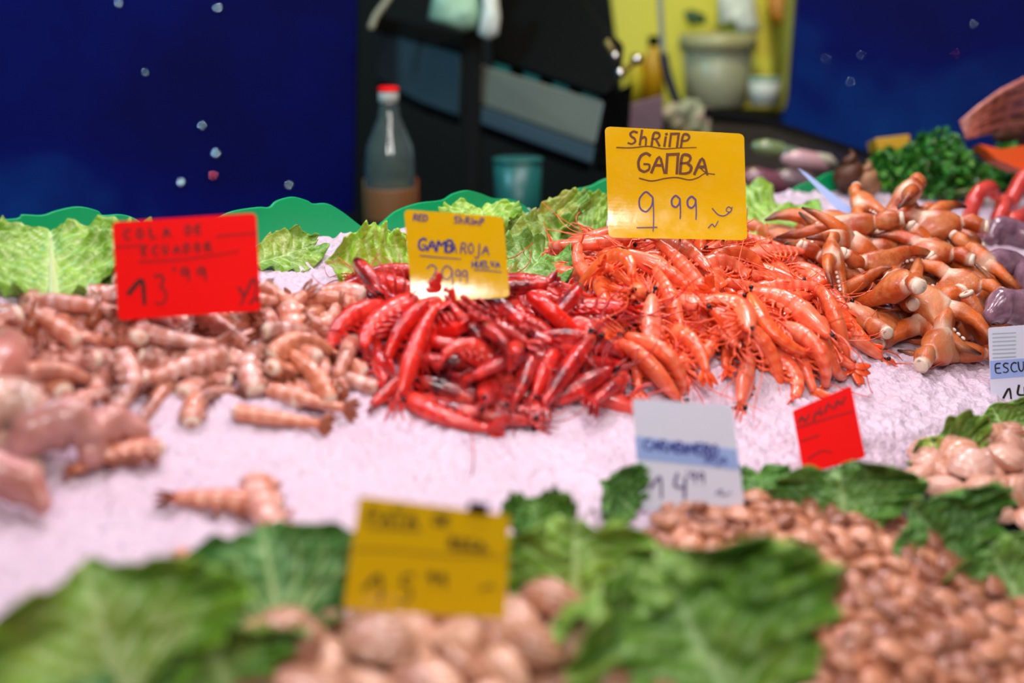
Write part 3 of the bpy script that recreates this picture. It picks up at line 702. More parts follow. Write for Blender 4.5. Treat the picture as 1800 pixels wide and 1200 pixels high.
(1,.94,.3037,-.1055,.0235,.1,-.905,.356,.21),
(3,.88,.1054,-.0308,.0351,.577,-.138,.138,.793),
(2,.94,.2639,.0062,.0271,.024,.161,.986,.032),
(1,1.02,.3872,.1015,.0101,.043,.224,-.892,.39),
(3,.94,.1712,.0129,.0411,.27,.705,-.411,-.512),
(2,1.08,.3659,.1349,.015,.399,-.02,.544,.738),
(2,.88,.1983,.0527,.0335,.527,.812,.025,-.249),
(0,.97,.386,.0614,.0274,.508,.59,-.353,-.52),
(1,1.03,.2154,.1036,.038,.146,.277,-.579,-.752),
(3,1.07,.2424,-.1392,.0254,.858,.388,.112,.318),
(1,.89,.2971,.0828,.0315,.421,.517,-.393,-.633),
(1,.96,.3311,.1099,.0305,.47,.207,.816,.265),
(0,.95,.1889,-.0032,.0486,.448,.601,-.233,-.62),
(0,.98,.2464,.1036,.0219,.495,.325,-.464,-.659),
(3,.9,.3575,.0366,.023,.114,.001,-.04,.993),
(1,.99,.273,-.0417,.0461,.959,.008,.121,-.255),
(0,.97,.2158,.067,.0365,.299,.819,-.49,.003),
(2,1.06,.1426,.0023,.0406,.213,-.924,.311,.063),
(3,.98,.1671,.0593,.0346,.303,.903,-.105,-.287),
(1,.91,.1476,.0141,.0396,.694,.285,-.162,-.641),
(3,.98,.3508,.1015,.0257,.106,.359,.926,-.043),
(1,.89,.1093,-.1084,.0239,.024,-.095,-.273,.957),
(3,.97,.3805,.0213,.0331,.076,-.712,.673,.183),
(2,.94,.2677,-.0015,.0411,.033,.954,-.291,-.064),
(2,.96,.251,.0529,.0313,.766,.07,-.096,.632),
(3,1.03,.1048,-.0172,.051,.259,-.166,.109,-.945),
(0,1.04,.1484,-.1343,.0167,.063,.386,-.739,-.548),
(1,.99,.176,.1145,.021,.811,.144,-.111,-.556),
(0,.91,.2631,-.0531,.0455,.154,.06,.902,.4),
(0,.92,.1578,-.0123,.0515,.253,.399,.614,.633),
(0,.94,.1804,-.0923,.0391,.834,-.063,.299,-.458),
(0,1.05,.307,.0383,.0306,.803,-.3,-.285,.429),
(2,.98,.0515,-.1053,.0217,.175,.829,-.316,-.427),
(0,.9,.1304,-.043,.0463,.323,.476,-.395,-.716),
(1,1.07,.0983,.0004,.0376,.947,.18,.191,.186),
(2,.94,.3096,.0939,.034,.44,-.059,-.298,-.845),
(0,.99,.3353,.04,.037,.1,.383,-.859,-.325),
(0,.9,.29,.0007,.0412,.796,.144,-.112,-.578),
(2,.95,.2556,.0042,.0503,.255,-.116,.862,.422),
(1,.9,.3089,.0596,.0422,.132,-.129,.475,.861),
(1,.98,.1603,-.1258,.0336,.133,.427,.688,.572),
(2,.95,.2503,-.0751,.043,.261,-.112,.322,.903),
(1,1.08,.1616,.0927,.0242,.909,.054,-.039,-.412),
(1,1.03,.0814,-.0871,.0321,.837,.311,-.046,.448),
(1,.9,.3207,-.0131,.0391,.862,-.014,.015,.506),
(0,1.07,.1637,.1183,.0329,.317,.912,-.228,.126),
(1,.98,.3004,.0979,.0464,.231,-.043,.893,.385),
(1,.94,.1026,-.1018,.0301,.548,.52,.573,.318),
(1,1.06,.2183,-.0984,.0518,.621,.391,-.194,-.651),
(2,.98,.1087,.0107,.0551,.544,.299,.781,.064),
(2,1.02,.275,-.1068,.0425,.008,.732,-.394,-.555),
(0,1.07,.2519,.0442,.0431,.171,.39,-.576,-.697),
(2,.89,.0666,-.1136,.025,.514,.367,.48,.609),
(2,1.02,.1526,.0972,.0413,.187,.982,-.037,.006),
(0,.88,.3322,.0198,.0488,.006,-.028,.99,.139),
(2,.99,.2138,-.139,.0288,.59,.41,.466,.517),
(0,.92,.2067,.0206,.0589,.428,.596,.59,.337),
(3,.98,.1496,-.0972,.0554,.45,.094,-.049,-.887),
(2,.99,.1878,-.1167,.0437,.83,.206,.019,.518)],
 'claw': [(0,1.49,.6258,-.022,.026,.588,-.025,.043,.808),
(2,1.55,.5552,-.0691,.0251,.895,.072,.063,-.435),
(1,1.31,.3492,-.085,.0221,.837,.031,.073,.542),
(0,1.32,.5699,-.0401,.0274,.955,.048,.082,-.281),
(0,1.26,.4249,.058,.0231,.004,-.946,.321,.039),
(0,1.36,.5235,.0606,.0264,.97,.226,-.042,-.073),
(1,1.41,.4238,.0207,.0247,.061,.172,.98,-.076),
(0,1.31,.5666,.0971,.0218,.327,.032,-.029,-.944),
(3,1.6,.5066,.1095,.0185,.008,-.131,-.952,.275),
(3,1.61,.4353,-.0961,.0248,.145,-.125,.081,.978),
(0,1.32,.5135,-.0765,.0229,.679,-.003,.009,.734),
(1,1.26,.3874,-.0291,.0215,.4,.001,.042,.916),
(1,1.27,.5942,-.0016,.0384,.011,.182,-.781,-.598),
(2,1.38,.5085,.0095,.0279,.921,.31,-.107,-.213),
(2,1.6,.4741,-.1261,.0151,.87,.483,-.072,.068),
(2,1.35,.4178,-.1536,.0069,.049,.325,.944,-.012),
(2,1.31,.5812,.0283,.029,.943,-.18,-.115,.255),
(1,1.39,.6337,.04,.0245,.04,.252,.966,-.04),
(1,1.57,.4657,-.0661,.0252,.396,.107,.057,-.91),
(3,1.28,.445,.0735,.0193,.875,.47,-.086,-.082),
(3,1.31,.5883,.009,.0239,.213,-.071,.283,-.932),
(3,1.48,.5798,-.021,.0364,.311,.907,.063,-.277),
(1,1.39,.6074,.0963,.0213,.003,-.507,.862,.007),
(0,1.29,.4934,-.0908,.0402,.456,-.77,.445,.029),
(3,1.58,.4976,-.0088,.0304,.934,-.258,-.061,-.24),
(2,1.29,.5465,-.1129,.028,.343,-.384,-.857,.022),
(0,1.59,.5172,-.0544,.0522,.719,-.173,.341,-.58),
(1,1.45,.4252,-.0081,.0353,.935,-.252,-.169,-.186),
(1,1.6,.5983,.069,.0421,.14,-.044,.963,.226),
(1,1.29,.452,-.0287,.0316,.171,.97,.017,.171),
(1,1.56,.457,.1178,.0162,.741,-.003,-.05,-.67),
(3,1.3,.4613,-.011,.0229,.366,-.923,.106,-.059),
(3,1.22,.4881,-.0272,.0231,.589,-.799,-.107,.061),
(1,1.21,.476,.0075,.0427,.382,.056,.599,.702),
(0,1.3,.4658,-.0994,.05,.363,.402,.751,.378),
(0,1.37,.4696,.0492,.0298,.108,.093,.055,.988),
(1,1.58,.4095,-.1253,.0259,.212,-.173,.961,-.026),
(3,1.64,.4573,-.1475,.0236,.175,-.775,.454,.404),
(3,1.61,.5087,.0926,.0265,.025,-.172,-.341,.924),
(0,1.52,.3831,-.0871,.0139,.016,-.925,-.376,-.043),
(1,1.45,.5473,.0373,.0427,.304,-.654,.689,-.076),
(0,1.39,.3931,-.0193,.0409,.833,-.024,.141,-.534),
(1,1.59,.5716,.0206,.0586,.558,.168,-.102,-.806),
(2,1.24,.5087,.0354,.0451,.308,.048,.258,.914),
(1,1.41,.5436,.1301,.0206,.287,.907,-.276,.139),
(0,1.39,.4221,-.0802,.0414,.783,-.513,-.234,.261),
(0,1.31,.5499,-.0734,.0559,.081,.755,-.578,-.297),
(1,1.48,.3783,-.0918,.0512,.434,.692,.577,.016),
(1,1.45,.4828,.085,.0414,.16,.193,.957,.148),
(3,1.38,.3777,-.0515,.0364,.845,.065,-.453,-.275),
(0,1.59,.541,-.0049,.0695,.251,.243,.884,.31),
(0,1.21,.5213,.0715,.0695,.117,-.511,.85,-.054),
(1,1.32,.4828,-.0462,.0607,.196,.445,.86,.151),
(1,1.63,.4592,.0412,.0579,.469,-.125,.214,.847),
(1,1.48,.589,-.0639,.0436,.739,.225,.143,.618),
(3,1.32,.5081,.1199,.0287,.688,-.041,.358,.63),
(1,1.48,.5578,.0497,.0836,.097,.214,-.463,-.855),
(2,1.33,.361,-.0306,.0562,.033,.46,-.775,-.433),
(2,1.45,.4216,-.0477,.0557,.456,-.873,.157,-.071),
(1,1.32,.4081,.0181,.0548,.015,.023,.275,.961)],
 'bigclam': [(0,.0368,-.3676,-.3124,.0043,.5,-.02,.018,.866),
(0,.0413,-.2163,-.3343,.0066,.445,-.031,.12,.887),
(1,.0384,-.3135,-.3081,.0047,.128,-.022,.031,.991),
(0,.0401,-.2816,-.3732,.0159,.806,.047,.017,.589),
(0,.0373,-.2547,-.3825,.0148,.763,-.016,-.007,-.646),
(1,.0406,-.3965,-.364,.0133,.016,.934,.356,.006),
(0,.0359,-.2995,-.3521,.0134,.035,.943,.329,-.016),
(0,.0414,-.4344,-.3197,.0047,.305,-.007,.002,-.952),
(0,.0383,-.3202,-.4134,.0162,.99,-.004,0,-.139),
(1,.0399,-.2613,-.3495,.0131,.007,.451,.891,-.052),
(0,.0412,-.4001,-.3964,.0148,.561,-.035,.016,.827),
(1,.0411,-.2292,-.4437,.015,.01,-.999,-.041,.014),
(1,.0366,-.4205,-.3477,.0072,.973,-.148,-.045,.172),
(0,.0349,-.3676,-.3647,.0134,.014,.688,-.724,.034),
(1,.039,-.3749,-.4565,.0148,.005,.014,.016,-1),
(1,.0372,-.184,-.3983,.0123,.572,-.036,.007,-.819),
(0,.0371,-.4501,-.355,.005,.197,-.051,.041,.978),
(1,.035,-.4262,-.4083,.0129,.002,.982,-.188,.029),
(0,.0396,-.3376,-.3864,.0156,.015,.615,.788,-.01),
(1,.0349,-.3313,-.3566,.0135,.028,.801,-.597,.027),
(0,.0401,-.2658,-.4509,.0156,.006,.346,-.938,-.013),
(0,.0341,-.2898,-.3263,.0087,.171,.802,-.565,.097),
(0,.0358,-.3701,-.2838,.0039,0,-.002,-1,0),
(0,.039,-.2343,-.4083,.0152,.882,.007,.012,.47),
(1,.0385,-.3155,-.3777,.02,.269,-.679,-.629,.267),
(1,.0406,-.3791,-.3379,.0107,.123,.196,.957,-.173),
(0,.0415,-.3712,-.4354,.0281,.01,-.997,-.069,.011),
(1,.0375,-.3478,-.3338,.011,.013,.387,-.918,.087),
(1,.0369,-.3771,-.4163,.0152,.872,-.008,-.011,.489),
(0,.0419,-.3526,-.3522,.0261,.934,.024,.02,-.355),
(1,.0354,-.3942,-.2997,.0039,.679,-0,0,-.734),
(0,.0347,-.4569,-.3837,.0077,.075,-.372,.918,-.111),
(1,.039,-.3452,-.3026,.0076,.134,-.348,-.897,.236),
(0,.04,-.2058,-.4203,.0142,.017,-.534,-.845,.006),
(0,.0366,-.3868,-.3131,.0168,.191,-.971,-.135,-.047),
(0,.04,-.2236,-.4166,.0302,.024,-.54,.831,.132),
(1,.039,-.4279,-.3784,.0122,.876,-.035,-.01,.482),
(0,.0351,-.4186,-.2893,.0039,.602,-0,0,-.799),
(0,.0404,-.3588,-.3919,.0218,.362,-.63,.595,-.344),
(0,.0358,-.2758,-.4049,.0156,.747,-.01,-0,-.664),
(1,.0353,-.2281,-.3785,.0135,.029,.528,-.849,.011),
(1,.0343,-.4073,-.3246,.0073,.279,.568,-.774,-.009),
(1,.0385,-.258,-.4271,.0202,.371,.925,-.056,-.064),
(1,.0377,-.3936,-.3357,.0243,.188,.212,-.028,-.959),
(1,.0387,-.4077,-.4341,.0142,.02,-.845,.535,-.011),
(0,.0341,-.2041,-.3639,.0112,.03,-.041,-.998,.046),
(0,.0411,-.4102,-.3772,.0282,.711,-.086,-.044,.697),
(0,.0405,-.2359,-.3515,.0194,.453,.706,-.519,-.163),
(0,.0377,-.3791,-.386,.0212,.583,.55,-.396,-.448),
(0,.0397,-.2909,-.431,.0163,.011,-.987,.163,.003),
(1,.0387,-.2999,-.398,.0213,.686,.297,.327,.578),
(0,.0376,-.3266,-.2815,.0054,.115,.968,-.223,-.008),
(1,.0384,-.3492,-.4226,.0159,.004,.797,.604,.009),
(0,.0353,-.3187,-.3329,.0118,.005,-.21,-.978,.008),
(1,.0402,-.2536,-.3984,.0294,.175,-.662,.728,.021),
(0,.04,-.2829,-.3929,.0317,.14,.761,-.631,-.056),
(1,.0347,-.5428,-.3356,.0038,.862,0,-0,-.506),
(0,.0348,-.5842,-.3173,.0038,.805,0,-0,.593),
(1,.0326,-.5245,-.2792,.0036,0,.617,-.787,-0),
(1,.0334,-.5481,-.2933,.0037,.645,-0,-0,.765),
(1,.0338,-.5743,-.2891,.0037,0,.968,.251,0),
(1,.0331,-.4886,-.3187,.0036,0,.834,.551,0),
(1,.0316,-.5065,-.3545,.0035,.107,-0,0,-.994),
(1,.0353,-.6028,-.2961,.0039,0,.912,.411,0),
(1,.0348,-.5286,-.3081,.0058,.925,.167,.082,.331),
(0,.0355,-.514,-.3299,.0039,0,.069,.998,0)],
 'coquina': [(1,.0219,.0211,-.3744,.0133,.002,-.696,-.718,.017),
(0,.023,.0431,-.5014,.0115,.016,-.97,.243,.028),
(0,.0221,-.0547,-.3592,.0135,.013,.999,-.04,.007),
(0,.0228,-.1114,-.438,.0128,.525,-.017,-.015,.851),
(0,.0223,-.0133,-.3976,.0174,.084,.635,.684,-.349),
(0,.0175,.0608,-.4733,.0111,.308,-.022,.022,-.951),
(1,.0184,-.0311,-.5195,.0117,.998,.025,-.002,.053),
(0,.0226,-.0015,-.4307,.0143,.005,-.872,-.489,.005),
(1,.0224,.0961,-.4415,.0096,.944,.028,.057,.324),
(0,.0231,-.0965,-.482,.0125,.999,.014,-.019,.042),
(1,.0183,-.0795,-.2988,.0096,.012,-.149,.988,-.042),
(0,.0166,.017,-.3959,.0132,.01,.908,-.419,-.008),
(1,.0188,-.0517,-.4334,.0139,.083,-.005,-.003,.997),
(1,.0171,-.0286,-.4663,.0134,.005,-.51,-.86,-.008),
(0,.0223,-.0638,-.4245,.0142,.944,-.002,-.008,.33),
(0,.0208,-.0689,-.4778,.0132,.973,.015,-.007,-.23),
(1,.0213,.0863,-.37,.0098,.636,-.045,.015,-.77),
(0,.0192,-.1043,-.5188,.0101,.012,-.842,-.538,-.039),
(0,.0203,-.149,-.4515,.0099,.617,.04,-.019,-.786),
(1,.0226,-.0863,-.3523,.0126,.022,.905,.424,.007),
(0,.0234,.004,-.3753,.0139,.959,-.007,.011,.283),
(0,.0234,.0546,-.4436,.0126,.02,.373,-.928,-.014),
(0,.0211,.0522,-.4015,.0125,.983,-.008,.021,-.181),
(0,.0214,.0369,-.4061,.0132,.491,-.017,.006,-.871),
(0,.0208,.0174,-.3383,.0122,.955,-.016,.019,.297),
(0,.0174,.0384,-.4618,.0124,.021,-.532,-.846,.001),
(1,.0205,-.0836,-.3785,.0132,.004,-.665,.747,-.016),
(0,.0196,-.0402,-.3883,.0139,.001,.562,-.827,.007),
(1,.0201,-.0607,-.4658,.0135,.265,-.005,-.012,.964),
(0,.0221,-.0492,-.3049,.0111,.014,.258,.966,-.03),
(1,.0171,-.125,-.4104,.0115,.013,.916,.401,.024),
(0,.0195,-.0773,-.4417,.0135,.224,.012,.002,-.974),
(0,.021,-.0545,-.2827,.0088,.039,.132,.984,-.113),
(0,.0187,-.1218,-.4669,.0113,.031,-.409,.912,0),
(1,.0214,.0794,-.445,.0109,.752,-.018,.032,-.658),
(0,.0214,.0759,-.4252,.0113,.032,.269,-.963,-.01),
(1,.0205,-.1086,-.4928,.0114,.449,-.013,-.029,.893),
(0,.02,.0026,-.4721,.0133,.004,.342,-.94,-.014),
(1,.0194,-.1118,-.4767,.0116,.507,-.013,-.025,.861),
(1,.0177,-.0638,-.328,.0117,.021,.985,-.171,.014),
(1,.0169,.0716,-.3685,.0104,.014,.998,.043,-.034),
(1,.0193,-.1318,-.4953,.0097,.045,-.628,.777,-.004),
(0,.0185,-.0181,-.4501,.0138,.006,-.62,-.784,-.003),
(0,.0183,-.0166,-.5226,.0115,.024,-.783,-.622,-.014),
(1,.0198,.0104,-.4215,.0138,.563,.007,.005,.827),
(0,.018,-.0685,-.3399,.0122,.125,-.013,.018,.992),
(1,.0182,-.0707,-.3802,.0133,.455,.005,-.012,-.89),
(0,.0203,-.0046,-.4878,.0131,.016,-.99,-.137,.004),
(1,.019,-.0224,-.5086,.0123,.006,-.192,-.981,-.021),
(0,.0203,-.0885,-.5095,.0114,.206,-.013,-.028,.978),
(0,.0197,.059,-.3898,.0119,.01,.995,-.098,-.025),
(1,.0188,.0227,-.4607,.013,.016,-.392,-.92,-.003),
(1,.0222,-.0215,-.4207,.0153,.593,.089,.084,-.796),
(0,.0227,.0985,-.3969,.0092,.009,.993,.062,-.098),
(1,.0166,-.126,-.397,.0113,.528,-.027,-.01,.849),
(0,.0195,-.0693,-.435,.018,.036,-.357,-.566,-.742),
(0,.0227,.0007,-.5258,.0116,.028,-.751,-.659,-.012),
(0,.0187,.0687,-.4136,.0115,.858,.014,.026,.513),
(0,.0207,-.0533,-.4542,.0139,.009,-.983,.183,-.004),
(1,.021,-.1071,-.3135,.0096,.706,-.048,.004,.707),
(1,.0205,-.0229,-.4802,.017,.6,-.409,.54,-.425),
(0,.0178,-.0029,-.3049,.0105,.028,.936,.349,-.02),
(1,.0232,-.0913,-.4101,.0136,.957,-.007,-.014,.29),
(0,.0188,-.0174,-.4956,.0128,.008,-.615,.788,.016),
(0,.0188,-.0659,-.3036,.0104,.014,.661,-.75,.034),
(0,.0182,-.0506,-.3238,.0118,.002,.325,-.945,.025),
(1,.0223,.05,-.4856,.0118,.021,.182,-.983,-.022),
(0,.0174,.0712,-.3986,.0111,.021,-.614,-.789,.024),
(0,.0198,-.0087,-.4224,.0178,.705,-.581,-.283,.292),
(0,.0175,-.0214,-.3856,.0137,.916,-.006,.005,.401),
(1,.018,-.0122,-.4101,.0139,.002,-.712,-.702,.004),
(0,.0212,-.0329,-.3639,.0136,.981,-.012,-.003,-.193),
(0,.0201,-.089,-.4494,.0132,.012,-.93,.368,-.012),
(0,.0186,-.104,-.4615,.0123,.023,-.46,.888,-0),
(0,.017,.0313,-.5124,.0108,.022,-.982,.185,.024),
(1,.0182,.0288,-.4369,.0131,.008,-.965,-.264,.013),
(0,.0176,-.0331,-.4152,.0139,0,.73,-.683,.001),
(0,.0202,-.0727,-.2862,.0083,.244,-.07,.104,.962),
(0,.0203,-.0113,-.3471,.013,.002,-.191,-.981,.017),
(0,.017,.0156,-.4705,.0128,.016,-.483,-.875,-.004),
(0,.0183,.002,-.4456,.0136,.002,-.93,.368,.009),
(0,.0185,-.0297,-.4433,.0139,.001,-.194,.981,.005),
(1,.0216,-.0839,-.3367,.012,.989,-.024,-.012,.147),
(0,.0173,-.0827,-.4887,.0121,.009,-.903,-.429,-.02),
(0,.0199,-.0879,-.3944,.0132,.004,.989,-.149,.015),
(1,.0194,.0636,-.4585,.0115,.011,.746,-.665,-.028),
(1,.0175,-.0598,-.4101,.0137,.171,-.007,.001,.985),
(0,.019,-.0371,-.455,.0138,.008,-.977,.211,0),
(0,.0225,-.1459,-.4876,.0088,.89,.099,-.078,-.439),
(0,.0223,.0146,-.3023,.0104,.951,-.04,.004,-.307),
(0,.017,-.0374,-.4757,.0132,.008,-.773,-.634,-.009),
(0,.0233,.0845,-.4089,.0109,.038,-.094,-.995,.007),
(0,.0169,-.1236,-.482,.0105,.901,.029,-.02,-.433),
(1,.02,-.0199,-.4645,.0172,.455,-.416,-.613,.495),
(0,.0192,-.0967,-.4689,.0152,.527,-.827,-.164,.107),
(0,.0174,.0502,-.459,.0119,.003,.857,-.514,-.024),
(0,.0212,.0198,-.4857,.0127,.654,.021,-.003,.756),
(0,.0199,-.0305,-.4939,.013,.014,-.811,-.584,-.01),
(1,.0224,-.075,-.4129,.014,.719,.007,-.009,-.694),
(1,.018,-.0878,-.4331,.0131,.005,-.991,.131,-.014),
(1,.0193,.0429,-.4339,.0128,.009,-.955,-.296,.017),
(1,.0182,.0244,-.4145,.0144,.241,.884,.4,-.033),
(1,.0181,.0665,-.3114,.0059,.129,.505,-.853,.033),
(0,.0171,-.0975,-.424,.0128,.996,-.001,-.017,.087),
(0,.0169,-.1238,-.4442,.0114,.951,.014,-.024,-.307),
(0,.0174,.0544,-.3337,.0101,.016,.946,.321,-.036),
(1,.0176,-.0437,-.4438,.0138,.004,-.277,.961,.004),
(0,.0184,.0426,-.3248,.0103,.024,.986,.16,-.029),
(1,.0192,.0473,-.3457,.0112,.969,-.025,.018,-.244),
(1,.0202,-.0036,-.3609,.0133,.014,.705,-.709,.005),
(1,.0231,-.0447,-.489,.0139,.057,.781,.62,.054),
(0,.0213,.0787,-.3398,.0086,.033,.924,.36,-.127),
(0,.021,-.0766,-.4628,.0134,.009,.295,.955,.013),
(1,.0205,-.0782,-.3134,.0109,.797,-.034,.006,.603),
(1,.0213,-.0456,-.5261,.0116,.028,-1,.001,-.005),
(0,.0184,-.0685,-.4524,.0134,.247,-.007,-.009,.969),
(1,.0208,-.07,-.4945,.0126,.869,.01,-.018,.495),
(1,.0167,-.1345,-.4738,.0101,.843,.033,-.021,-.536),
(0,.0165,-.1059,-.2976,.0065,.114,.99,.025,.076),
(1,.0194,-.0001,-.4108,.0139,.747,-.006,.004,-.665),
(0,.0171,-.1151,-.4545,.0117,.013,-.984,.177,-.022),
(0,.0233,-.0136,-.373,.014,.289,.001,.011,.957),
(1,.0227,-.0727,-.3641,.0134,.569,-.017,.004,.822),
(0,.0189,.0289,-.498,.0143,.408,-.74,.492,-.209),
(0,.0166,-.0429,-.2921,.0097,.978,-.041,.004,.206),
(0,.0206,-.0193,-.358,.0134,.985,-.014,0,-.172),
(1,.0203,.0383,-.4477,.0129,.207,.019,-.002,.978),
(1,.0193,-.0558,-.4416,.0174,.598,-.746,.137,-.261),
(1,.0225,-.0136,-.2915,.0102,.042,.99,-.131,-0),
(1,.0182,.0673,-.4457,.0143,.396,.728,-.378,-.413),
(0,.0199,-.0247,-.4035,.0141,.002,.705,.709,-.003),
(1,.0171,.062,-.3449,.0101,.987,-.027,.027,-.159),
(1,.0186,.0236,-.3508,.0122,.02,.379,-.925,.01),
(1,.0224,-.037,-.3183,.0121,.75,-.019,-.019,-.66),
(1,.0222,.0025,-.3943,.014,.003,.943,.333,-.009),
(0,.0182,-.0903,-.5235,.0104,.004,-.629,-.777,-.037),
(0,.0196,-.0588,-.5157,.0118,.88,.026,.004,-.474),
(0,.0205,-.0946,-.3667,.0126,.013,-.314,.949,-.018),
(1,.0208,-.0747,-.5373,.0103,.598,.009,-.039,.801),
(1,.019,-.0986,-.4361,.0161,.623,.68,-.29,-.256),
(1,.0226,-.0416,-.4636,.0187,.078,.384,.765,.511),
(1,.0172,-.049,-.4715,.0152,.795,-.282,.395,-.364),
(0,.0232,-.0537,-.3958,.0143,.557,-.008,.001,.83),
(1,.0209,-.0397,-.4032,.0142,.004,.934,.357,.001),
(1,.0234,-.0561,-.4798,.0185,.447,-.382,-.636,.501),
(0,.0203,-.0663,-.2721,.0053,.122,.954,.274,-.001),
(1,.0179,-.0946,-.4967,.0115,.027,-.501,.865,.008),
(1,.0177,-.0586,-.2947,.0129,.364,.492,-.712,.345),
(1,.0219,.0063,-.3495,.013,.004,-.308,-.951,.019),
(1,.0229,.0878,-.4283,.014,.906,.185,.38,-.029),
(1,.0176,.034,-.4873,.0119,.695,-.001,.025,-.719),
(0,.0188,.0134,-.3858,.0163,.479,.841,.096,-.232),
(0,.0218,.0172,-.4469,.0137,.007,-.99,-.137,.011),
(0,.0213,.0764,-.3556,.0101,.136,.036,.026,.99),
(1,.0191,-.0275,-.3455,.0129,.016,.97,.242,-.004),
(1,.023,.0569,-.375,.0121,.009,.025,.012,1),
(0,.017,-.0381,-.3757,.0134,.999,-.01,-.002,.033),
(0,.022,.0564,-.4254,.0125,.88,.013,.021,.474),
(0,.023,-.0303,-.2999,.011,.031,.872,.487,-.017),
(0,.0166,.0118,-.3627,.0127,.009,-.118,-.993,.014),
(0,.0214,-.0843,-.5265,.0179,.652,.16,-.082,.736),
(0,.0166,-.0647,-.4449,.0166,.43,-.476,-.259,-.722),
(0,.0176,.0215,-.427,.0133,.742,.01,.008,.67),
(1,.0182,.0242,-.3627,.0153,.198,-.123,-.786,.573),
(0,.0212,.0091,-.4872,.0162,.413,-.638,.538,-.365),
(1,.0218,-.051,-.4071,.0219,.022,-.995,-.096,-.027),
(0,.0177,-.0107,-.4603,.0135,.001,-.553,.833,.01),
(0,.0203,-.0781,-.4515,.0203,.905,.029,-.019,-.423),
(0,.0206,.046,-.4714,.0147,.244,-.917,.188,.252),
(0,.0194,.0468,-.3619,.0118,.007,-.651,-.759,.026),
(1,.0233,-.1332,-.4568,.0113,.004,-.98,-.198,-.035),
(0,.0199,.0373,-.3738,.0126,.109,-.019,-.009,-.994),
(1,.0173,-.0432,-.3331,.0122,.002,-.09,.996,-.021),
(1,.0188,-.0018,-.461,.0169,.422,.382,-.592,-.571),
(1,.0217,.0095,-.4069,.0183,.604,.425,.497,.455),
(1,.0223,-.0494,-.5106,.0164,.542,.701,-.307,-.348),
(1,.0172,-.0158,-.3109,.011,.025,.895,.445,-.017),
(1,.0172,-.0172,-.3243,.0118,.4,-.006,.024,.916),
(1,.0235,.0063,-.5077,.0154,.224,.403,-.815,-.351),
(0,.0214,.0067,-.3168,.0115,.011,.677,.735,-.028),
(1,.0233,-.0475,-.4185,.0145,.395,.004,-.002,-.919),
(1,.0202,-.0071,-.5102,.0122,.01,-.66,.751,.021),
(1,.0209,.0124,-.4365,.0172,.028,-.075,.83,-.551),
(1,.0204,-.0733,-.469,.0215,.018,-.079,-.164,.983),
(0,.0235,.0227,-.3209,.0115,.01,.743,.668,-.031),
(0,.0195,-.0671,-.4021,.0169,.115,.101,.867,-.474),
(0,.0185,.0677,-.4338,.0146,.067,.363,.728,.578),
(0,.0167,-.1092,-.3701,.0116,.019,.954,.298,.018),
(0,.022,.0689,-.3272,.0088,.436,-.127,-.032,-.891),
(1,.0217,.0276,-.4007,.0171,.511,.638,.51,.266),
(0,.0212,-.004,-.3354,.0125,.001,-.272,-.962,.022),
(1,.0233,-.0736,-.5193,.0117,.03,-.825,.564,.004),
(0,.0165,-.082,-.3667,.0188,.051,-.961,.198,-.188),
(0,.0171,-.1293,-.4239,.0113,.173,.029,-.004,-.984),
(1,.0214,.0303,-.4732,.0128,.013,.195,-.981,-.016),
(0,.0212,-.0953,-.3254,.011,.99,-.024,-.025,-.134),
(1,.0222,-.0989,-.3825,.0129,.335,.015,-.015,-.942),
(0,.0234,-.1145,-.3888,.0125,.825,.007,-.024,-.565),
(1,.0207,-.0251,-.3168,.0157,.564,.342,.716,.227),
(1,.0184,-.0393,-.3433,.0156,.37,-.288,.87,.151),
(0,.017,-.0608,-.5302,.0107,.023,-.88,-.474,-.023),
(1,.0207,.1001,-.4181,.009,.054,.819,-.566,-.074),
(0,.023,.0262,-.3867,.0177,.339,.332,-.641,-.603),
(1,.0172,.004,-.362,.0196,.652,-.124,.082,-.743),
(1,.021,-.0082,-.448,.0181,.364,-.404,-.658,.52),
(0,.0194,.0301,-.4533,.0171,.789,.306,-.532,-.034),
(0,.0177,.0086,-.4584,.0133,.948,.005,.012,-.318),
(1,.0212,.0457,-.4137,.0161,.895,.18,.34,-.227),
(1,.0189,.0374,-.3505,.0145,.159,.276,.845,.43),
(0,.0233,-.0359,-.4306,.0149,.377,-.038,-.031,-.925),
(1,.0189,.0368,-.3118,.0099,.007,-.024,-.034,-.999),
(0,.0165,-.0194,-.3356,.0122,.991,-.02,0,-.129),
(1,.0191,.0588,-.4115,.0156,.328,.243,-.612,-.678),
(0,.02,-.0906,-.4593,.0168,.102,-.234,-.516,.818),
(1,.0196,.0117,-.4721,.0203,.054,-.616,-.778,-.11),
(1,.017,-.0879,-.2856,.0062,.399,.005,-.134,-.907),
(1,.0182,-.1064,-.4039,.0125,.008,.981,.194,.019),
(1,.0212,-.019,-.3354,.0192,.013,.993,.112,-.031),
(1,.0227,-.1205,-.5141,.0098,.014,-.881,-.47,-.049),
(0,.0224,-.029,-.3625,.0227,.033,-.543,-.825,.155),
(0,.0221,-.0148,-.3043,.0181,.969,-.16,.019,-.189),
(1,.0175,-.137,-.4415,.0107,.963,-.003,-.035,.266),
(0,.0214,.047,-.3863,.0156,.204,-.357,-.096,.907),
(1,.0224,-.0503,-.3437,.0164,.136,.86,.313,.38),
(1,.0232,.0369,-.4391,.0215,.802,-.053,-.024,.594),
(1,.0198,.0748,-.469,.0106,.653,.036,.012,.756),
(1,.0185,-.0154,-.4804,.0162,.379,.533,.456,.604),
(1,.0206,-.017,-.4357,.0142,.113,.004,-.003,.994),
(1,.0214,-.0087,-.3199,.0152,.382,.435,-.787,-.211),
(0,.0174,.0087,-.3341,.0148,.473,.26,-.575,-.614),
(0,.0172,-.064,-.4579,.0203,.005,-.756,-.654,.031),
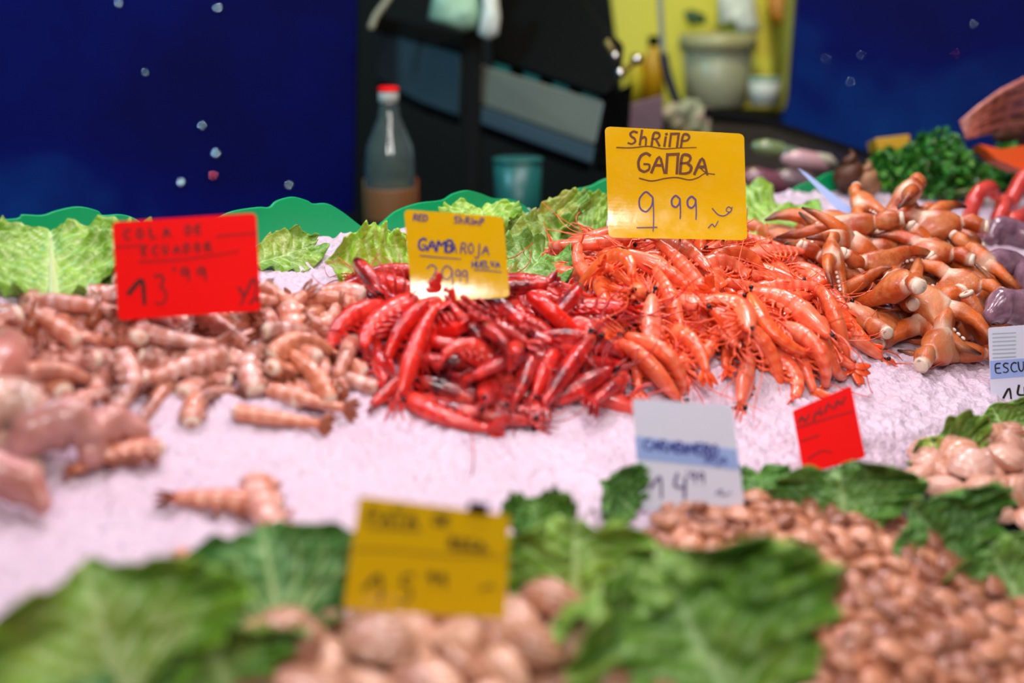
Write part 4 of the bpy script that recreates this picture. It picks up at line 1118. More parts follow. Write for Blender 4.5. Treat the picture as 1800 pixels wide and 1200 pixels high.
(1,.0207,-.0621,-.3495,.0173,.664,.35,.66,.019),
(1,.0223,-.0082,-.3868,.0187,.664,-.495,.307,.469),
(1,.0233,-.0825,-.5014,.0172,.437,.206,-.77,.417),
(1,.0187,-.1058,-.5053,.0129,.868,.351,-.154,.316),
(0,.0199,-.0822,-.4253,.0162,.077,-.413,-.793,.442),
(0,.0173,-.1092,-.4665,.0185,.146,.687,.688,.182),
(1,.0184,-.0625,-.3662,.0205,.853,-.018,.002,.522),
(1,.018,-.0598,-.4897,.0152,.444,.793,-.277,-.311),
(1,.0176,-.0692,-.3185,.0146,.537,-.589,-.256,.546),
(0,.0172,.0009,-.498,.0138,.345,-.934,-.085,.049),
(1,.0228,-.0559,-.3759,.0139,.011,.588,.809,-.004),
(0,.02,.0557,-.4545,.0195,.998,.026,.026,.048),
(1,.0229,-.0849,-.475,.0163,.33,-.226,-.902,.166),
(1,.0183,-.0921,-.311,.0099,.039,.957,.286,.011),
(0,.0231,-.0482,-.4301,.023,.004,.296,-.955,.002),
(1,.0191,-.039,-.5057,.0124,.401,.006,-.02,.916),
(1,.0215,-.0323,-.3314,.0162,.406,-.356,-.84,-.051),
(1,.0212,.0459,-.4233,.0214,.023,-.006,-.269,.963),
(1,.017,-.027,-.4536,.0173,.711,-.156,.67,-.148),
(0,.0181,-.0367,-.4438,.0208,.768,.068,.035,-.636),
(1,.0212,-.0788,-.3268,.0158,.562,.794,-.019,-.231),
(1,.0232,.0198,-.5013,.0161,.132,.593,.629,.485),
(1,.0229,-.0929,-.2993,.0129,.068,-.496,.725,-.473),
(0,.0176,.0016,-.3263,.0152,.619,.669,.059,-.408),
(1,.0178,-.004,-.3752,.0217,.948,-.061,-.058,.308),
(1,.018,.0394,-.4916,.0189,.019,-.19,-.982,-.001),
(1,.0185,-.073,-.3496,.0155,.335,-.271,-.607,.668),
(0,.0225,-.1485,-.4692,.0097,.548,.057,-.013,-.834),
(1,.02,.0724,-.3824,.011,.875,.007,.034,.482),
(0,.0201,.0348,-.3603,.0158,.266,.262,.752,.544),
(1,.0177,-.0632,-.3853,.0176,.631,.398,.341,-.572),
(1,.0209,-.0105,-.5008,.02,.998,.039,-.025,-.033),
(0,.0205,-.0464,-.3818,.021,.045,-.912,-.407,.014),
(0,.0196,-.0608,-.5022,.0152,.293,-.089,.517,-.799),
(0,.0224,.0178,-.5194,.0115,.562,.028,-.014,.827),
(0,.02,.0344,-.423,.0132,.005,-.953,-.302,.016),
(0,.0219,.0269,-.4795,.0211,.068,-.397,-.91,-.096),
(0,.0193,-.03,-.39,.0177,.632,.438,-.481,-.421),
(0,.0171,-.0301,-.4796,.0159,.469,-.612,-.479,.42),
(1,.0211,.0334,-.3369,.0116,.021,.097,-.995,.02),
(0,.0195,.0608,-.359,.011,.57,.014,.03,.821),
(0,.023,-.072,-.393,.018,.547,.749,-.321,.195),
(0,.0214,-.1011,-.5344,.0094,.063,-.99,-.11,-.06),
(0,.0199,.0227,-.427,.0215,.605,.062,.079,.79),
(1,.0227,-.1126,-.419,.0128,.007,.953,.302,.022),
(1,.0215,-.1212,-.4965,.0139,.708,-.362,.343,-.5),
(0,.0192,-.1013,-.4484,.0155,.521,.168,-.495,-.675),
(0,.0197,.0855,-.3875,.0101,.498,-.04,.012,-.866),
(0,.02,.0998,-.3795,.0077,.038,.989,.009,-.14),
(1,.0204,.037,-.3901,.0158,.312,-.753,.441,-.376),
(1,.0205,-.045,-.3668,.0173,.401,.451,-.543,-.584),
(1,.0201,-.04,-.3533,.0167,.075,.045,-.782,-.617),
(1,.018,-.0262,-.3759,.0165,.503,.556,.629,.206),
(1,.0199,-.0756,-.4882,.0196,.909,-.119,-.005,.399),
(1,.0231,.0653,-.3959,.0196,.025,-.424,.904,.056),
(0,.0218,-.041,-.4784,.0221,.052,.915,.4,.017),
(1,.0205,.0013,-.4781,.022,.611,.363,-.158,-.685),
(1,.0218,-.0825,-.4787,.0263,.859,-.056,.111,-.496),
(1,.0211,.0141,-.3747,.0221,.768,-.008,-.048,-.638),
(1,.0233,-.0782,-.4156,.0237,.959,.033,-.11,-.258),
(0,.0218,-.0093,-.4736,.0177,.534,.604,-.394,-.441),
(1,.0181,.0177,-.4078,.0167,.445,.426,-.495,-.613),
(0,.0176,-.0591,-.3156,.0111,.03,.972,.234,.002),
(0,.0205,.0075,-.4514,.0213,.03,-.428,-.903,-.009),
(0,.0204,-.0473,-.3202,.0197,.067,.541,.835,-.078),
(1,.023,.023,-.4616,.0224,.169,-.894,.416,-.008),
(1,.0179,.0556,-.3195,.0092,.556,.009,.052,.83),
(0,.0229,.0167,-.3519,.021,.175,.005,.02,-.984),
(0,.0181,-.0576,-.3344,.016,.238,.438,-.322,.805)],
 'paleclam': [(0,.0357,.2297,-.3633,.0234,.01,.997,-.07,.018),
(0,.0335,.1961,-.4052,.0201,.487,-.005,-.061,.871),
(1,.0334,.22,-.4166,.0204,.059,-.792,.608,.015),
(1,.0285,.2639,-.4217,.0202,.563,.032,.051,-.825),
(1,.0297,.2671,-.3326,.0217,.737,-.032,-.024,-.675),
(1,.0311,.1576,-.3829,.0167,.788,-.032,-.073,.611),
(1,.0345,.3149,-.4051,.0207,.035,-.046,-.997,-.04),
(0,.0329,.303,-.3584,.0225,.006,-.747,-.664,.026),
(0,.0349,.2915,-.327,.0214,.923,-.025,.027,.383),
(1,.0327,.2441,-.4102,.0217,.031,-.813,-.581,-.033),
(0,.0353,.1934,-.3448,.0207,.049,.376,.925,-.013),
(0,.0358,.3717,-.3774,.0158,.79,.121,.107,.591),
(0,.0336,.1783,-.3647,.0198,.05,.386,.921,.014),
(0,.0302,.3159,-.3806,.0215,.033,-.245,-.969,-.004),
(0,.0287,.1713,-.3265,.0159,.876,-.091,-.03,.473),
(0,.0302,.3433,-.4195,.0159,.039,-.888,.448,.094),
(1,.0321,.2575,-.3084,.0192,.022,.271,.96,-.074),
(1,.03,.28,-.3538,.0228,.768,-.006,.019,.64),
(1,.0336,.2831,-.302,.0179,.085,.944,.317,-.046),
(0,.035,.3231,-.357,.0258,.312,.658,-.626,-.281),
(0,.0345,.1823,-.3014,.0102,.936,-.274,-.088,.203),
(1,.0332,.2894,-.3834,.023,.994,.016,.014,.111),
(1,.0321,.2044,-.3712,.0218,.49,-.026,-.016,.871),
(1,.0328,.3225,-.431,.0166,.07,-.918,.381,.082),
(0,.0307,.1562,-.3112,.0059,.133,.974,-.108,.15),
(0,.032,.313,-.3345,.0249,.205,.278,-.208,.915),
(1,.0319,.3472,-.3963,.0182,.062,-.044,-.997,-.033),
(0,.0281,.2659,-.2871,.0133,.922,-.275,.073,.264),
(1,.0333,.1517,-.341,.0142,.014,-.835,.53,-.145),
(0,.0294,.1706,-.4023,.0171,.267,.075,.027,-.96),
(1,.0325,.2051,-.2848,.0066,.939,-.194,-.134,-.251),
(0,.03,.2744,-.3314,.0344,.255,-.082,.013,-.963),
(1,.03,.2148,-.331,.0205,.052,.805,.591,-.005),
(1,.0356,.3397,-.3462,.0269,.619,-.277,-.711,.187),
(0,.0346,.3443,-.3719,.0197,.001,-.998,0,.055),
(0,.0313,.1587,-.3645,.026,.212,-.24,.066,.945),
(1,.0317,.2907,-.3671,.0342,.075,-.362,.924,-.094),
(0,.0338,.3393,-.3222,.0171,.477,.019,.089,.874),
(0,.0286,.2475,-.339,.0255,.392,.134,-.394,-.82),
(0,.0335,.2304,-.3381,.029,.234,.626,.254,.699),
(1,.0329,.2871,-.4121,.0213,.047,-.999,.01,.016),
(0,.0325,.1382,-.3634,.0107,.243,.236,.94,.035),
(1,.0338,.2113,-.3065,.0176,.988,-.072,-.023,.136),
(0,.0311,.2564,-.355,.0232,.002,.248,-.969,.015),
(1,.0286,.3151,-.3149,.0178,.039,.015,-.996,.074),
(0,.0345,.2402,-.3186,.0251,.94,.161,-.252,.165),
(0,.0323,.36,-.3478,.0167,.927,-.059,.059,-.366),
(0,.0334,.1833,-.3836,.0252,.884,.384,.179,-.195),
(1,.0322,.2663,-.3971,.0227,.028,-.999,-.044,.002),
(0,.0353,.1731,-.3436,.0291,.943,.017,-.157,-.294),
(0,.0297,.2953,-.3471,.034,.162,.374,.813,-.415),
(1,.0356,.2648,-.3559,.0372,.001,-.938,.332,.095),
(1,.0334,.1944,-.3196,.0226,.007,.258,.213,-.942),
(1,.0335,.2669,-.3761,.0274,.936,-.216,-.2,-.192),
(1,.0349,.226,-.3899,.0228,.018,.101,.994,.024),
(1,.0355,.2101,-.3479,.0327,.44,-.088,.126,-.885),
(1,.0293,.2984,-.4296,.022,.297,-.908,-.07,.287),
(1,.0302,.2472,-.3799,.0274,.574,.342,-.354,-.654)],
}
VIS = {'cola': {3,8,9,10,11,12,13,14,16,17,18,19,20,22,23,24,25,28,29,30,34,35,36,37,38,39,41,42,43,44,45,46,47,48,49,51,52,54,55,56,57,58,59,60,61,62,63,65,66,67,68,69,70,71,72,73,74,75,76,77,78,80,81,82}, 'roja': {0,2,3,4,6,7,8,9,10,11,14,15,16,17,18,19,20,21,23,25,26,27,28,29,30,33,34,35,36,37,39,41,42,43,44,45,46,47,48,49,50,51,52,53,54,55,56,58,59,60,61,62,63,64,65,67,69,70,71}, 'gamba': {0,1,3,10,12,13,14,15,16,17,18,19,20,21,23,24,25,27,28,30,31,32,34,35,36,37,39,41,42,43,44,47,49,50,53,55,56,57,58,59,61,62,64,65,66,67,68,70,71,72,74,75,77,78,79,80,81,82,83,84,85,86,87,88,89,90,91,92,93,94,95,96,97,98,99,100,101,102,103,104,105,106,107}, 'claw': {1,2,6,9,11,12,14,15,17,18,21,23,25,26,27,28,29,30,33,34,36,37,39,40,41,42,43,45,46,47,48,49,50,51,52,53,54,55,56,57,58,59}, 'bigclam': {0,1,2,3,4,5,6,8,9,11,12,13,18,19,21,24,25,27,29,30,32,34,38,39,42,43,46,47,48,50,53,54,55}, 'coquina': {0,4,5,6,7,9,10,12,14,15,20,21,22,23,24,29,31,32,33,38,39,40,42,43,44,45,47,48,51,52,55,56,57,58,59,60,61,63,64,65,66,68,70,72,73,75,76,77,78,81,82,83,85,87,91,93,94,95,97,99,101,106,107,109,110,112,113,116,118,119,120,121,127,128,129,130,133,134,139,140,141,143,144,145,147,148,150,151,153,154,155,158,161,162,163,164,165,167,168,169,171,172,173,174,175,177,178,179,180,181,182,183,184,189,190,194,195,198,199,202,203,204,205,206,207,208,209,212,213,214,215,217,219,220,222,223,224,225,226,227,228,229,230,231,232,233,236,238,239,242,243,244,245,247,248,249,250,251,252,253,254,255,256,260,262,264,266,267,268,269,270,271,274,277,280,282,283,284,285,286,287,288,289,291,292,293,294,295,296,298,299}, 'paleclam': {0,5,10,12,14,18,20,22,24,28,29,30,31,32,35,39,42,45,47,49,52,55}}

# ---- shellfish prototypes: meshes shared by all copies
def interp_path(P, A, i0, i1, n):
    u = np.linspace(i0, i1, n); k = np.arange(len(P))
    p = np.stack([np.interp(u, k, P[:, 0]), np.interp(u, k, P[:, 1])], 1); a = np.interp(u, k, A)
    return np.column_stack([p, np.zeros(n)]), a
def dors(a): return np.column_stack([np.sin(a), -np.cos(a), np.zeros(len(a))])
def abdomen_mb(P, A, i0, i1, r0, r1, seg_n=6, lat=.78, front_cap=.5):
    n = seg_n*5+1; p, a = interp_path(P, A, i0, i1, n); u = np.linspace(0, 1, n)
    s = (u*seg_n) % 1; base = r0+(r1-r0)*u**1.3; r = base*(1+.09*np.where(s > .02, s, 1)**2-.04)
    N = dors(a)
    val = lambda v, an: .75 if ((v*seg_n) % 1 > .78 or (v*seg_n) % 1 < .02) and v > .03 else (.25 if math.cos(an) < -.5 else 0)
    mb = MB().loft(p, r, r*lat, N, 14, val, front_cap)
    for k in range(seg_n-1):                       # pleura: the side plates hanging below each segment
        uu = (k+.55)/seg_n; q, aa = interp_path(P, A, i0+(i1-i0)*uu, i0+(i1-i0)*uu+.01, 2); Nn = dors(aa)[0]; T = np.array((math.cos(aa[0]), math.sin(aa[0]), 0)); rr = r0+(r1-r0)*uu**1.3
        for sg in (-1, 1):
            c = q[0]-Nn*rr*.72+np.array((0, 0, sg*rr*lat*.62))
            mb.loft([c+Nn*rr*.5, c, c-Nn*rr*.42], [.0007]*3, [rr*.55, rr*.52, rr*.25], [np.array((0, 0, 1.))]*3, 8, lambda v, an: .3)
    return mb
def fan_mb(P, A, L, w):
    e = np.array((*P[-1], 0)); a = A[-1]; T = np.array((math.cos(a), math.sin(a), 0)); N = dors(np.array([a]))[0]; mb = MB()
    for k, an in enumerate((-.75, -.38, 0, .38, .75)):
        d = T*math.cos(an)+np.array((0, 0, 1))*math.sin(an); d = d-N*.12*(1 if k % 2 else -.3); l = L*(1 if k != 2 else .85)
        mb.loft([e-T*.002+N*.0006*(k-2), e+d*l*.4+N*.0005*(k-2), e+d*l*.8, e+d*l], [.0008, .0008, .0006, .0003], [w*.4, w, w*(.8 if k != 2 else .4), w*.25], [N]*4, 8, lambda v, an: v*.8)
    return mb
def shrimp_parts(v):
    P, A = shrimp_path(v); out = []
    h, a = interp_path(P, A, 0, 4.15, 12); u = np.linspace(0, 1, 12); N = dors(a)
    r = .0032+.0068*np.sin(np.minimum(1, u*1.05)*math.pi*.5)**.8; r[-1] *= .93
    mb = MB().loft(h, r, r*.74, N, 14, lambda w, an: (.55 if w > .93 or w < .12 else 0)+(.2 if math.cos(an) > .93 else 0))
    t = h[0]; mb.loft([t+(.006, .0035, 0), t+(-.002, .0042, 0), t+(-.012+.018, .0036, 0)+np.array((.004, 0, 0)), t+(.022, .0062, 0)], [.0016, .0022, .0012, .0003], [.0009, .0013, .0008, .0003], seg=6, val=lambda w, an: .7)
    for k in range(5): mb.loft([t+(.004+k*.003, .0046+k*.0002, 0), t+(.0055+k*.003, .0066+k*.0002, 0)], [.0008, .0002], [.0005, .0002], seg=5)
    for sg in (-1, 1): mb.loft([t+(.001, 0, sg*.0022), t+(.009, -.001, sg*.004), t+(.014, -.0015, sg*.0035)], [.0020, .0024, .0008], [.0008, .001, .0005], seg=7, val=lambda w, an: .5)
    out.append(('head', mb, 'body'))
    out.append(('abdomen', abdomen_mb(P, A, 3.9, 13, .0094, .0042), 'body'))
    out.append(('tail_fan', fan_mb(P, A, .016, .0034), 'leg'))
    for sg in (-1, 1):
        e = MB().ball(t+np.array((.0035, .0016, sg*.0048)), .0021, 9, 7).loft([t+(0, .001, sg*.002), t+(.003, .0015, sg*.0042)], .001, .001, seg=6); out.append(('eye', e, 'eye'))
    rg = random.Random(v+3)
    for k in range(3):
        sg = (-1, 1, -1)[k]; L = rg.uniform(.05, .10) if k < 2 else .035; c = rg.uniform(-.6, .6); up = rg.uniform(-.1, .45)
        pts = [t+np.array((.004+L*q*math.cos(c*q*1.6), -.001+L*q*up*.6-L*.4*q*q*up+.006*math.sin(q*5+k), sg*(.003+.55*L*q*math.sin(abs(c)*q*1.6+.3*q)))) for q in np.linspace(0, 1, 12)]
        out.append(('antenna', MB().loft(pts, np.linspace(.0007, .00035, 12), np.linspace(.0007, .00035, 12), seg=5, val=lambda w, an: .3), 'leg'))
    for k in range(5):
        for sg in (-1, 1):
            x0 = h[2+k*2]+np.array((0, -r[2+k*2]*.82, sg*.0028)); sw = rg.uniform(-.3, .3)
            kn = x0+np.array((.010-.004*k+.003*sw, -.010, sg*(.003+.002*sw))); en = kn+np.array((.011-.005*k+.004*sw, -.006+.003*sw, sg*.001)); tp = en+np.array((.008-.003*k, .001, -sg*.001))
            out.append(('leg', MB().loft([x0, (x0+kn)/2+(.001, 0, 0), kn, en, tp], [.0011, .0011, .001, .0008, .0003], [.0009, .0009, .0008, .0006, .0003], seg=6, val=lambda w, an: w*.6), 'leg'))
    for k in range(5):
        q, aa = interp_path(P, A, 4.4+k*1.55, 4.41+k*1.55, 2); Nn = dors(aa)[0]; T = np.array((math.cos(aa[0]), math.sin(aa[0]), 0)); mb = MB(); rr = .0085-.0008*k
        for sg in (-1, 1):
            b = q[0]-Nn*rr*.85+np.array((0, 0, sg*.003)); mb.loft([b, b-Nn*.005-T*.001, b-Nn*.009-T*.004, b-Nn*.011-T*.008], [.001, .0014, .0014, .0005], [.001, .0022, .0020, .0006], [T]*4, 7, lambda w, an: w*.5)
        out.append(('swimmeret', mb, 'leg'))
    return out
def tail_parts(v):
    P, A = tail_path(v); out = [('abdomen', abdomen_mb(P, A, 0, 10, .0092, .0045, 6, .84, .75), 'body'), ('tail_fan', fan_mb(P, A, .015, .0032), 'leg')]
    T = np.array((1., 0, 0)); p0 = np.array((*P[0], 0)); out.append(('cut_meat', MB().ball(p0+T*.0008, (.0045, .0078, .0064), 12, 9), 'meat'))
    for k in range(3):
        q, aa = interp_path(P, A, 1.5+k*2.4, 1.51+k*2.4, 2); Nn = dors(aa)[0]; T = np.array((math.cos(aa[0]), math.sin(aa[0]), 0)); mb = MB()
        for sg in (-1, 1):
            b = q[0]-Nn*.0066+np.array((0, 0, sg*.003)); mb.loft([b, b-Nn*.004-T*.002, b-Nn*.006-T*.006], [.001, .0012, .0005], [.001, .002, .0006], [T]*3, 7)
        out.append(('swimmeret', mb, 'leg'))
    return out
def claw_parts(v):
    out = []
    if v == 3:
        mb = MB().loft([(-.022, 0, 0), (-.016, .0005, 0), (-.004, .0015, 0), (.006, .001, 0), (.009, 0, 0)], [.0042, .0054, .0066, .0058, .0048], [.0034, .0042, .0050, .0046, .0036], seg=12, val=lambda w, a: .3 if w > .93 else 0)
        out.append(('leg_segment', mb, 'body'))
        out.append(('leg_tip', MB().loft([(.008, 0, 0), (.014, .002, 0), (.022, .0015, 0), (.028, -.002, 0)], [.0046, .0046, .003, .0006], [.0036, .0034, .002, .0006], seg=10, val=lambda w, a: max(0, w-.6)*2), 'body'))
        out.append(('broken_end', MB().lathe([(.0006, 0), (.0026, .0002), (.0038, .0012), (.0044, .0004), (.0042, -.001)], (0, 0, 0)), 'broken')); return out
    k = (1, 1.12, .9)[v]; op = (.16, .42, .3)[v]
    X = np.array([-.020, -.018, -.012, -.006, .001, .007, .013, .022, .032, .043]); Y = np.array([0, 0, .0005, .001, .0005, -.0045, -.0082, -.0102, -.0098, -.0052])
    ra = np.array([.0034, .0060, .0090, .0110, .0116, .0072, .0050, .0042, .0030, .0008])*k; rb = np.array([.0034, .0050, .0068, .0078, .0074, .0058, .0044, .0036, .0026, .0008])*k
    out.append(('palm', MB().loft(np.column_stack([X, Y, 0*X]), ra, rb, [np.array((0, 1., 0))]*10, 18, lambda w, a: -1 if w < .06 or (.40 < w < .48 and math.cos(a) > .3) else min(1, max(0, (w-.8)*6)), sq=.72, dent=.05), 'body'))
    F = []
    for q, yy in ((0, .0058), (.010, .0098), (.021, .0100), (.031, .0064), (.039, -.0005)):
        c, s = math.cos(op), math.sin(op); F.append((.004+q*c-(yy-.0055)*s, .0055+q*s+(yy-.0055)*c, 0))
    out.append(('moving_finger', MB().loft(F, np.array([.0052, .0058, .0046, .0030, .0008])*k, np.array([.0048, .0050, .0038, .0024, .0008])*k, [np.array((0, 1., 0))]*5, 12, lambda w, a: -1 if w < .1 else min(1, max(0, (w-.6)*3)), sq=.8, dent=.04), 'body'))
    mb = MB()
    for i in range(5): mb.ball((.012+i*.004, -.0012-.0014*i*(1-i*.12), 0), (.0017, .0014-.0001*i, .0012), 7, 5)
    out.append(('teeth', mb, 'teeth'))
    out.append(('wrist', MB().loft([(-.034, -.004, 0), (-.031, -.003, 0), (-.026, .0008, 0), (-.021, .001, 0), (-.019, 0, 0)], np.array([.0042, .0052, .0060, .0048, .0030])*k, np.array([.004, .0048, .0054, .0044, .0028])*k, seg=12, val=lambda w, a: -1 if w < .15 or .8 < w else 0, sq=.8, dent=.04), 'body'))
    out.append(('broken_end', MB().loft([(-.0335, -.004, 0), (-.0362, -.0046, 0), (-.0366, -.0047, 0), (-.0362, -.0046, 0), (-.0345, -.0042, 0)], np.array([.0047, .0046, .0040, .0032, .0028])*k, np.array([.0043, .0041, .0036, .0028, .0024])*k, [np.array((0, 1., 0))]*5, seg=12, cap=0), 'broken'))
    return out
def valve_mb(v, sgn, el=.80, H=.27, tilt=0):
    """one shell half, unit length; val is the distance from the hinge"""
    nr, nt = 11, 28; um = np.array((.10-.05*v, .30*el)); V = []; a = []; f = []
    for i in range(nr+1):
        r = i/nr
        for j in range(nt):
            th = 2*math.pi*j/nt; o = np.array((.5*math.cos(th)*(1+.05*math.cos(th)*(1-2*v)), .5*el*math.sin(th)*(1-.10*abs(math.cos(th))**3)))
            p = um*(1-r)+o*r; z = H*(1-r**2.3)**.75*(1 if True else 0)
            V.append((p[0], p[1], sgn*(z+.004))); a.append(r)
    for i in range(nr):
        for j in range(nt): k = (j+1) % nt; f.append((i*nt+j, i*nt+k, (i+1)*nt+k, (i+1)*nt+j))
    return MB().add(V, f, a)
def parts_of(kind, v):
    if kind in ('gamba', 'roja'): return [(n, mb, {'body': kind, 'leg': kind+'leg', 'eye': 'eye'}[m]) for n, mb, m in shrimp_parts(v)]
    if kind == 'cola': return [(n, mb, {'body': 'cola', 'leg': 'colafan', 'meat': 'broken'}[m]) for n, mb, m in tail_parts(v)]
    if kind == 'claw':
        return [(n, mb, {'body': 'claw', 'broken': 'broken', 'teeth': 'teeth'}[m]) for n, mb, m in claw_parts(v)]
    if kind in ('bigclam', 'paleclam'): return [('shell_half', valve_mb(v, 1), kind), ('shell_half', valve_mb(v, -1), kind)]
    mb = valve_mb(v, 1, .70, .25); m2 = valve_mb(v, -1, .70, .25); mb.add(m2.v, m2.f, m2.a); return [(None, mb, 'coquina')]
PROTO = {}
def proto(kind, v):
    if (kind, v) not in PROTO:
        L = []
        for n, mb, m in parts_of(kind, v):
            me = mb.mesh(n or 'clam', M[m]); o = bpy.data.objects.new(n or 'clam', me); L.append(o)
        if kind == 'claw' and v == 3: L[2].matrix_basis = Matrix.Translation((-.0225, 0, 0)) @ Matrix.Rotation(math.radians(-90), 4, 'Y')
        PROTO[(kind, v)] = L
    return PROTO[(kind, v)]
FR = frame_matrix(E1, E2, NW, OR)
NAMES = dict(gamba='shrimp', roja='red_shrimp', cola='shrimp_tail', claw='crab_claw', bigclam='clam', coquina='clam', paleclam='clam')
CATS = dict(gamba='shrimp', roja='shrimp', cola='shrimp tail', claw='crab claw', bigclam='clam', coquina='wedge clam', paleclam='clam')
GROUPS = dict(gamba='orange shrimps under the large yellow card', roja='red shrimps around the small yellow card', cola='raw shrimp tails under the red 13 card', claw='brown crab claws and legs on the ice', bigclam='large clams at the front', coquina='small clams below the white 14 card', paleclam='pale clams at the right')
def place(kind, v, sc, mat, color):
    """a copy of a prototype and of each of its parts"""
    L = proto(kind, v)
    if kind == 'coquina':
        r = L[0].copy(); COL.objects.link(r); r.matrix_world = mat @ Matrix.Scale(sc, 4); r.color = color; r.name = 'wedge_clam'; return r
    r = bpy.data.objects.new(NAMES[kind] if not (kind == 'claw' and v == 3) else 'crab_limb', None); r.empty_display_size = .01; COL.objects.link(r)
    r.matrix_world = mat @ Matrix.Scale(sc, 4)
    for p in L:
        c = p.copy(); c.parent = r; c.color = color; COL.objects.link(c)
    return r
ITEMS = []
rc = random.Random(11)
for kind, rows in DATA.items():
    for i, (v, sc, s, t, n, qw, qx, qy, qz) in enumerate(rows):
        q = Quaternion((qw, qx, qy, qz)); mat = FR @ (Matrix.Translation((s, t, n)) @ q.to_matrix().to_4x4())
        tint, dk = rc.random(), rc.random()**1.5
        if kind == 'gamba': dk *= .5
        if kind == 'roja': dk = dk*2.0
        if kind == 'coquina': dk *= .7
        if kind in ('coquina', 'bigclam', 'paleclam'): tint = .5+.5*math.copysign(abs(2*tint-1)**.6, tint-.5)
        r = place(kind, v, sc, mat, (tint, min(1, dk), 0, 1))
        ITEMS.append((kind, i, v, sc, tint, dk, r, mat))

# ---- leaves
def leaf(label, base, tip, W, hb=0.0, ht=.04, cup=.15, curl=.0, ruff=.10, puck=.006, tint=.2, dry=0, seed=1, fan=.55, rib=1.0, wide=.5, face=None, ribs=0, nv=44, nu=44, nvein=7, group=None, freq=5, cat='leaf', name='cabbage_leaf', tipdepth=None):
    b = on(*base, hb)
    tp = pt(*tip, tipdepth) if tipdepth else on(*tip, ht)
    D = tp-b; L = np.linalg.norm(D); D = D/L
    F = (CAM-(b+tp)/2); F = F/np.linalg.norm(F)+np.array((0, 0, .55)) if face is None else np.array(face, float)
    N = F-D*np.dot(F, D); N /= np.linalg.norm(N); X = np.cross(D, N)
    r = random.Random(seed); ph = [r.uniform(0, 6.28) for _ in range(6)]
    V = []; a = []; f = []
    for i in range(nv+1):
        v = i/nv; w = W/2*(math.sin(math.pi*(.05+.92*v))**wide)*(.42+.58*min(1, v/.55)**.8)
        for j in range(nu+1):
            u = -1+2*j/nu; sg = 1 if u > 0 else -1; au = abs(u)
            ww = w*(1+.09*noise.noise(Vector((v*5+seed*7.1, sg*3.3, 0)))+.05*noise.noise(Vector((v*15+seed*3.1, sg*5.3, 2))))
            x = u*ww
            k = v-fan*au*ww/L*1.1; kk = k*nvein+.25*noise.noise(Vector((x*40, v*6, seed)))+.5*(sg > 0)
            sv = math.exp(-((kk % 1-.5)/.13)**2)*min(1, (1-au)*2.2)*min(1, v*4) if k > -.1 else 0
            mid = math.exp(-(x/(W*.036*(1.25-v)))**2)
            ve = max(mid*.9, sv*.75)
            z = cup*W*u*u*(.35+.65*v)+curl*L*v*v
            z += ruff*W*au**2.2*(math.sin(freq*6.28*v+ph[0]+sg)*.6+.5*math.sin(freq*11*v+ph[1]+sg*2))*.5
            z += ruff*W*.5*max(0, v-.6)**1.2*math.sin(u*7+ph[2])
            z += puck*(1-ve)*(noise.noise(Vector((x*55+seed, v*L*55, 1)))+.6*noise.noise(Vector((x*120, v*L*120, seed))))-puck*.5*ve
            y = L*v*(1+.05*math.sin(u*4+ph[3])*v+.06*noise.noise(Vector((u*3+seed, 1, 4)))*v)
            V.append(D*y+X*x+N*z); a.append(ve)
    m = nu+1; f = [(i*m+j, (i+1)*m+j, (i+1)*m+j+1, i*m+j+1) for i in range(nv) for j in range(nu)]
    root = thing(name, label, cat, b, group)
    o = link('blade', MB().add(V, f, a).mesh('blade', M['leaf']), root); o.color = (tint, dry, 0, 1)
    so = o.modifiers.new('thickness', 'SOLIDIFY'); so.thickness = .0009
    if rib:
        P = [np.array(V[i*m+nu//2])+N*.0003 for i in range(0, int(nv*.92), 3)]; n = len(P); q = np.linspace(1, .2, n)*W*.022*rib
        o = link('midrib', MB().loft(P, q*.6, q, [N]*n, 8).mesh('midrib', M['rib']), root); o.color = (tint, 0, 0, 1)
    for k in range(ribs):                                   # the main side ribs, fanning out from the base
        e = (-1 if k % 2 else 1)*(.34+.58*(k//2)/max(1, ribs//2-1+.001)) if ribs > 2 else (-.5, .5)[k]
        P = []
        for i in range(2, int(nv*.86), 2):
            v = i/nv; u = e*min(1, (v/.8)**.9); j = max(0, min(nu, (u+1)/2*nu)); j0 = int(j); fr = j-j0; a_ = np.array(V[i*m+j0]); b_ = np.array(V[i*m+min(nu, j0+1)]); P.append(a_+(b_-a_)*fr+N*.0002)
        n = len(P); q = np.linspace(1, .25, n)*W*.014*max(.8, rib)
        o = link('rib', MB().loft(P, q*.55, q, [N]*n, 7).mesh('rib', M['rib']), root); o.color = (tint, 0, 0, 1)
    return root
LB = 'lettuce and cabbage leaves along the back of the ice'; LFG = 'cabbage leaves around the clams'
leaf('big pale-ribbed lettuce leaf standing at the far left of the ice', (95, 530), (88, 402), .15, .006, .03, .12, .0, .14, .006, .68, 0, 1, .7, 1.7, .3, tipdepth=1.19, group=LB, name='lettuce_leaf', nvein=10)
leaf('green lettuce leaf lying between the pale-ribbed leaf and the red 13 card', (235, 520), (160, 430), .12, .008, .02, .05, .0, .18, .006, .62, .2, 2, .6, .8, .4, group=LB, name='lettuce_leaf')
leaf('small dark-edged leaf lying right of the red 13 card', (440, 465), (555, 432), .05, .005, .008, .1, .03, .2, .004, .5, .3, 3, .5, .6, .5, group=LB, name='lettuce_leaf')
leaf('bright curly lettuce leaf left of the small yellow card', (760, 500), (582, 472), .095, .008, .014, .2, .08, .2, .007, .95, 0, 4, .5, 1.0, .5, group=LB, name='lettuce_leaf', nvein=9)
leaf('folded bright lettuce leaf touching the left edge of the small yellow card', (745, 478), (640, 438), .055, .012, .016, .15, .05, .12, .006, .9, 0, 41, .5, 1.2, .5, group=LB, name='lettuce_leaf')
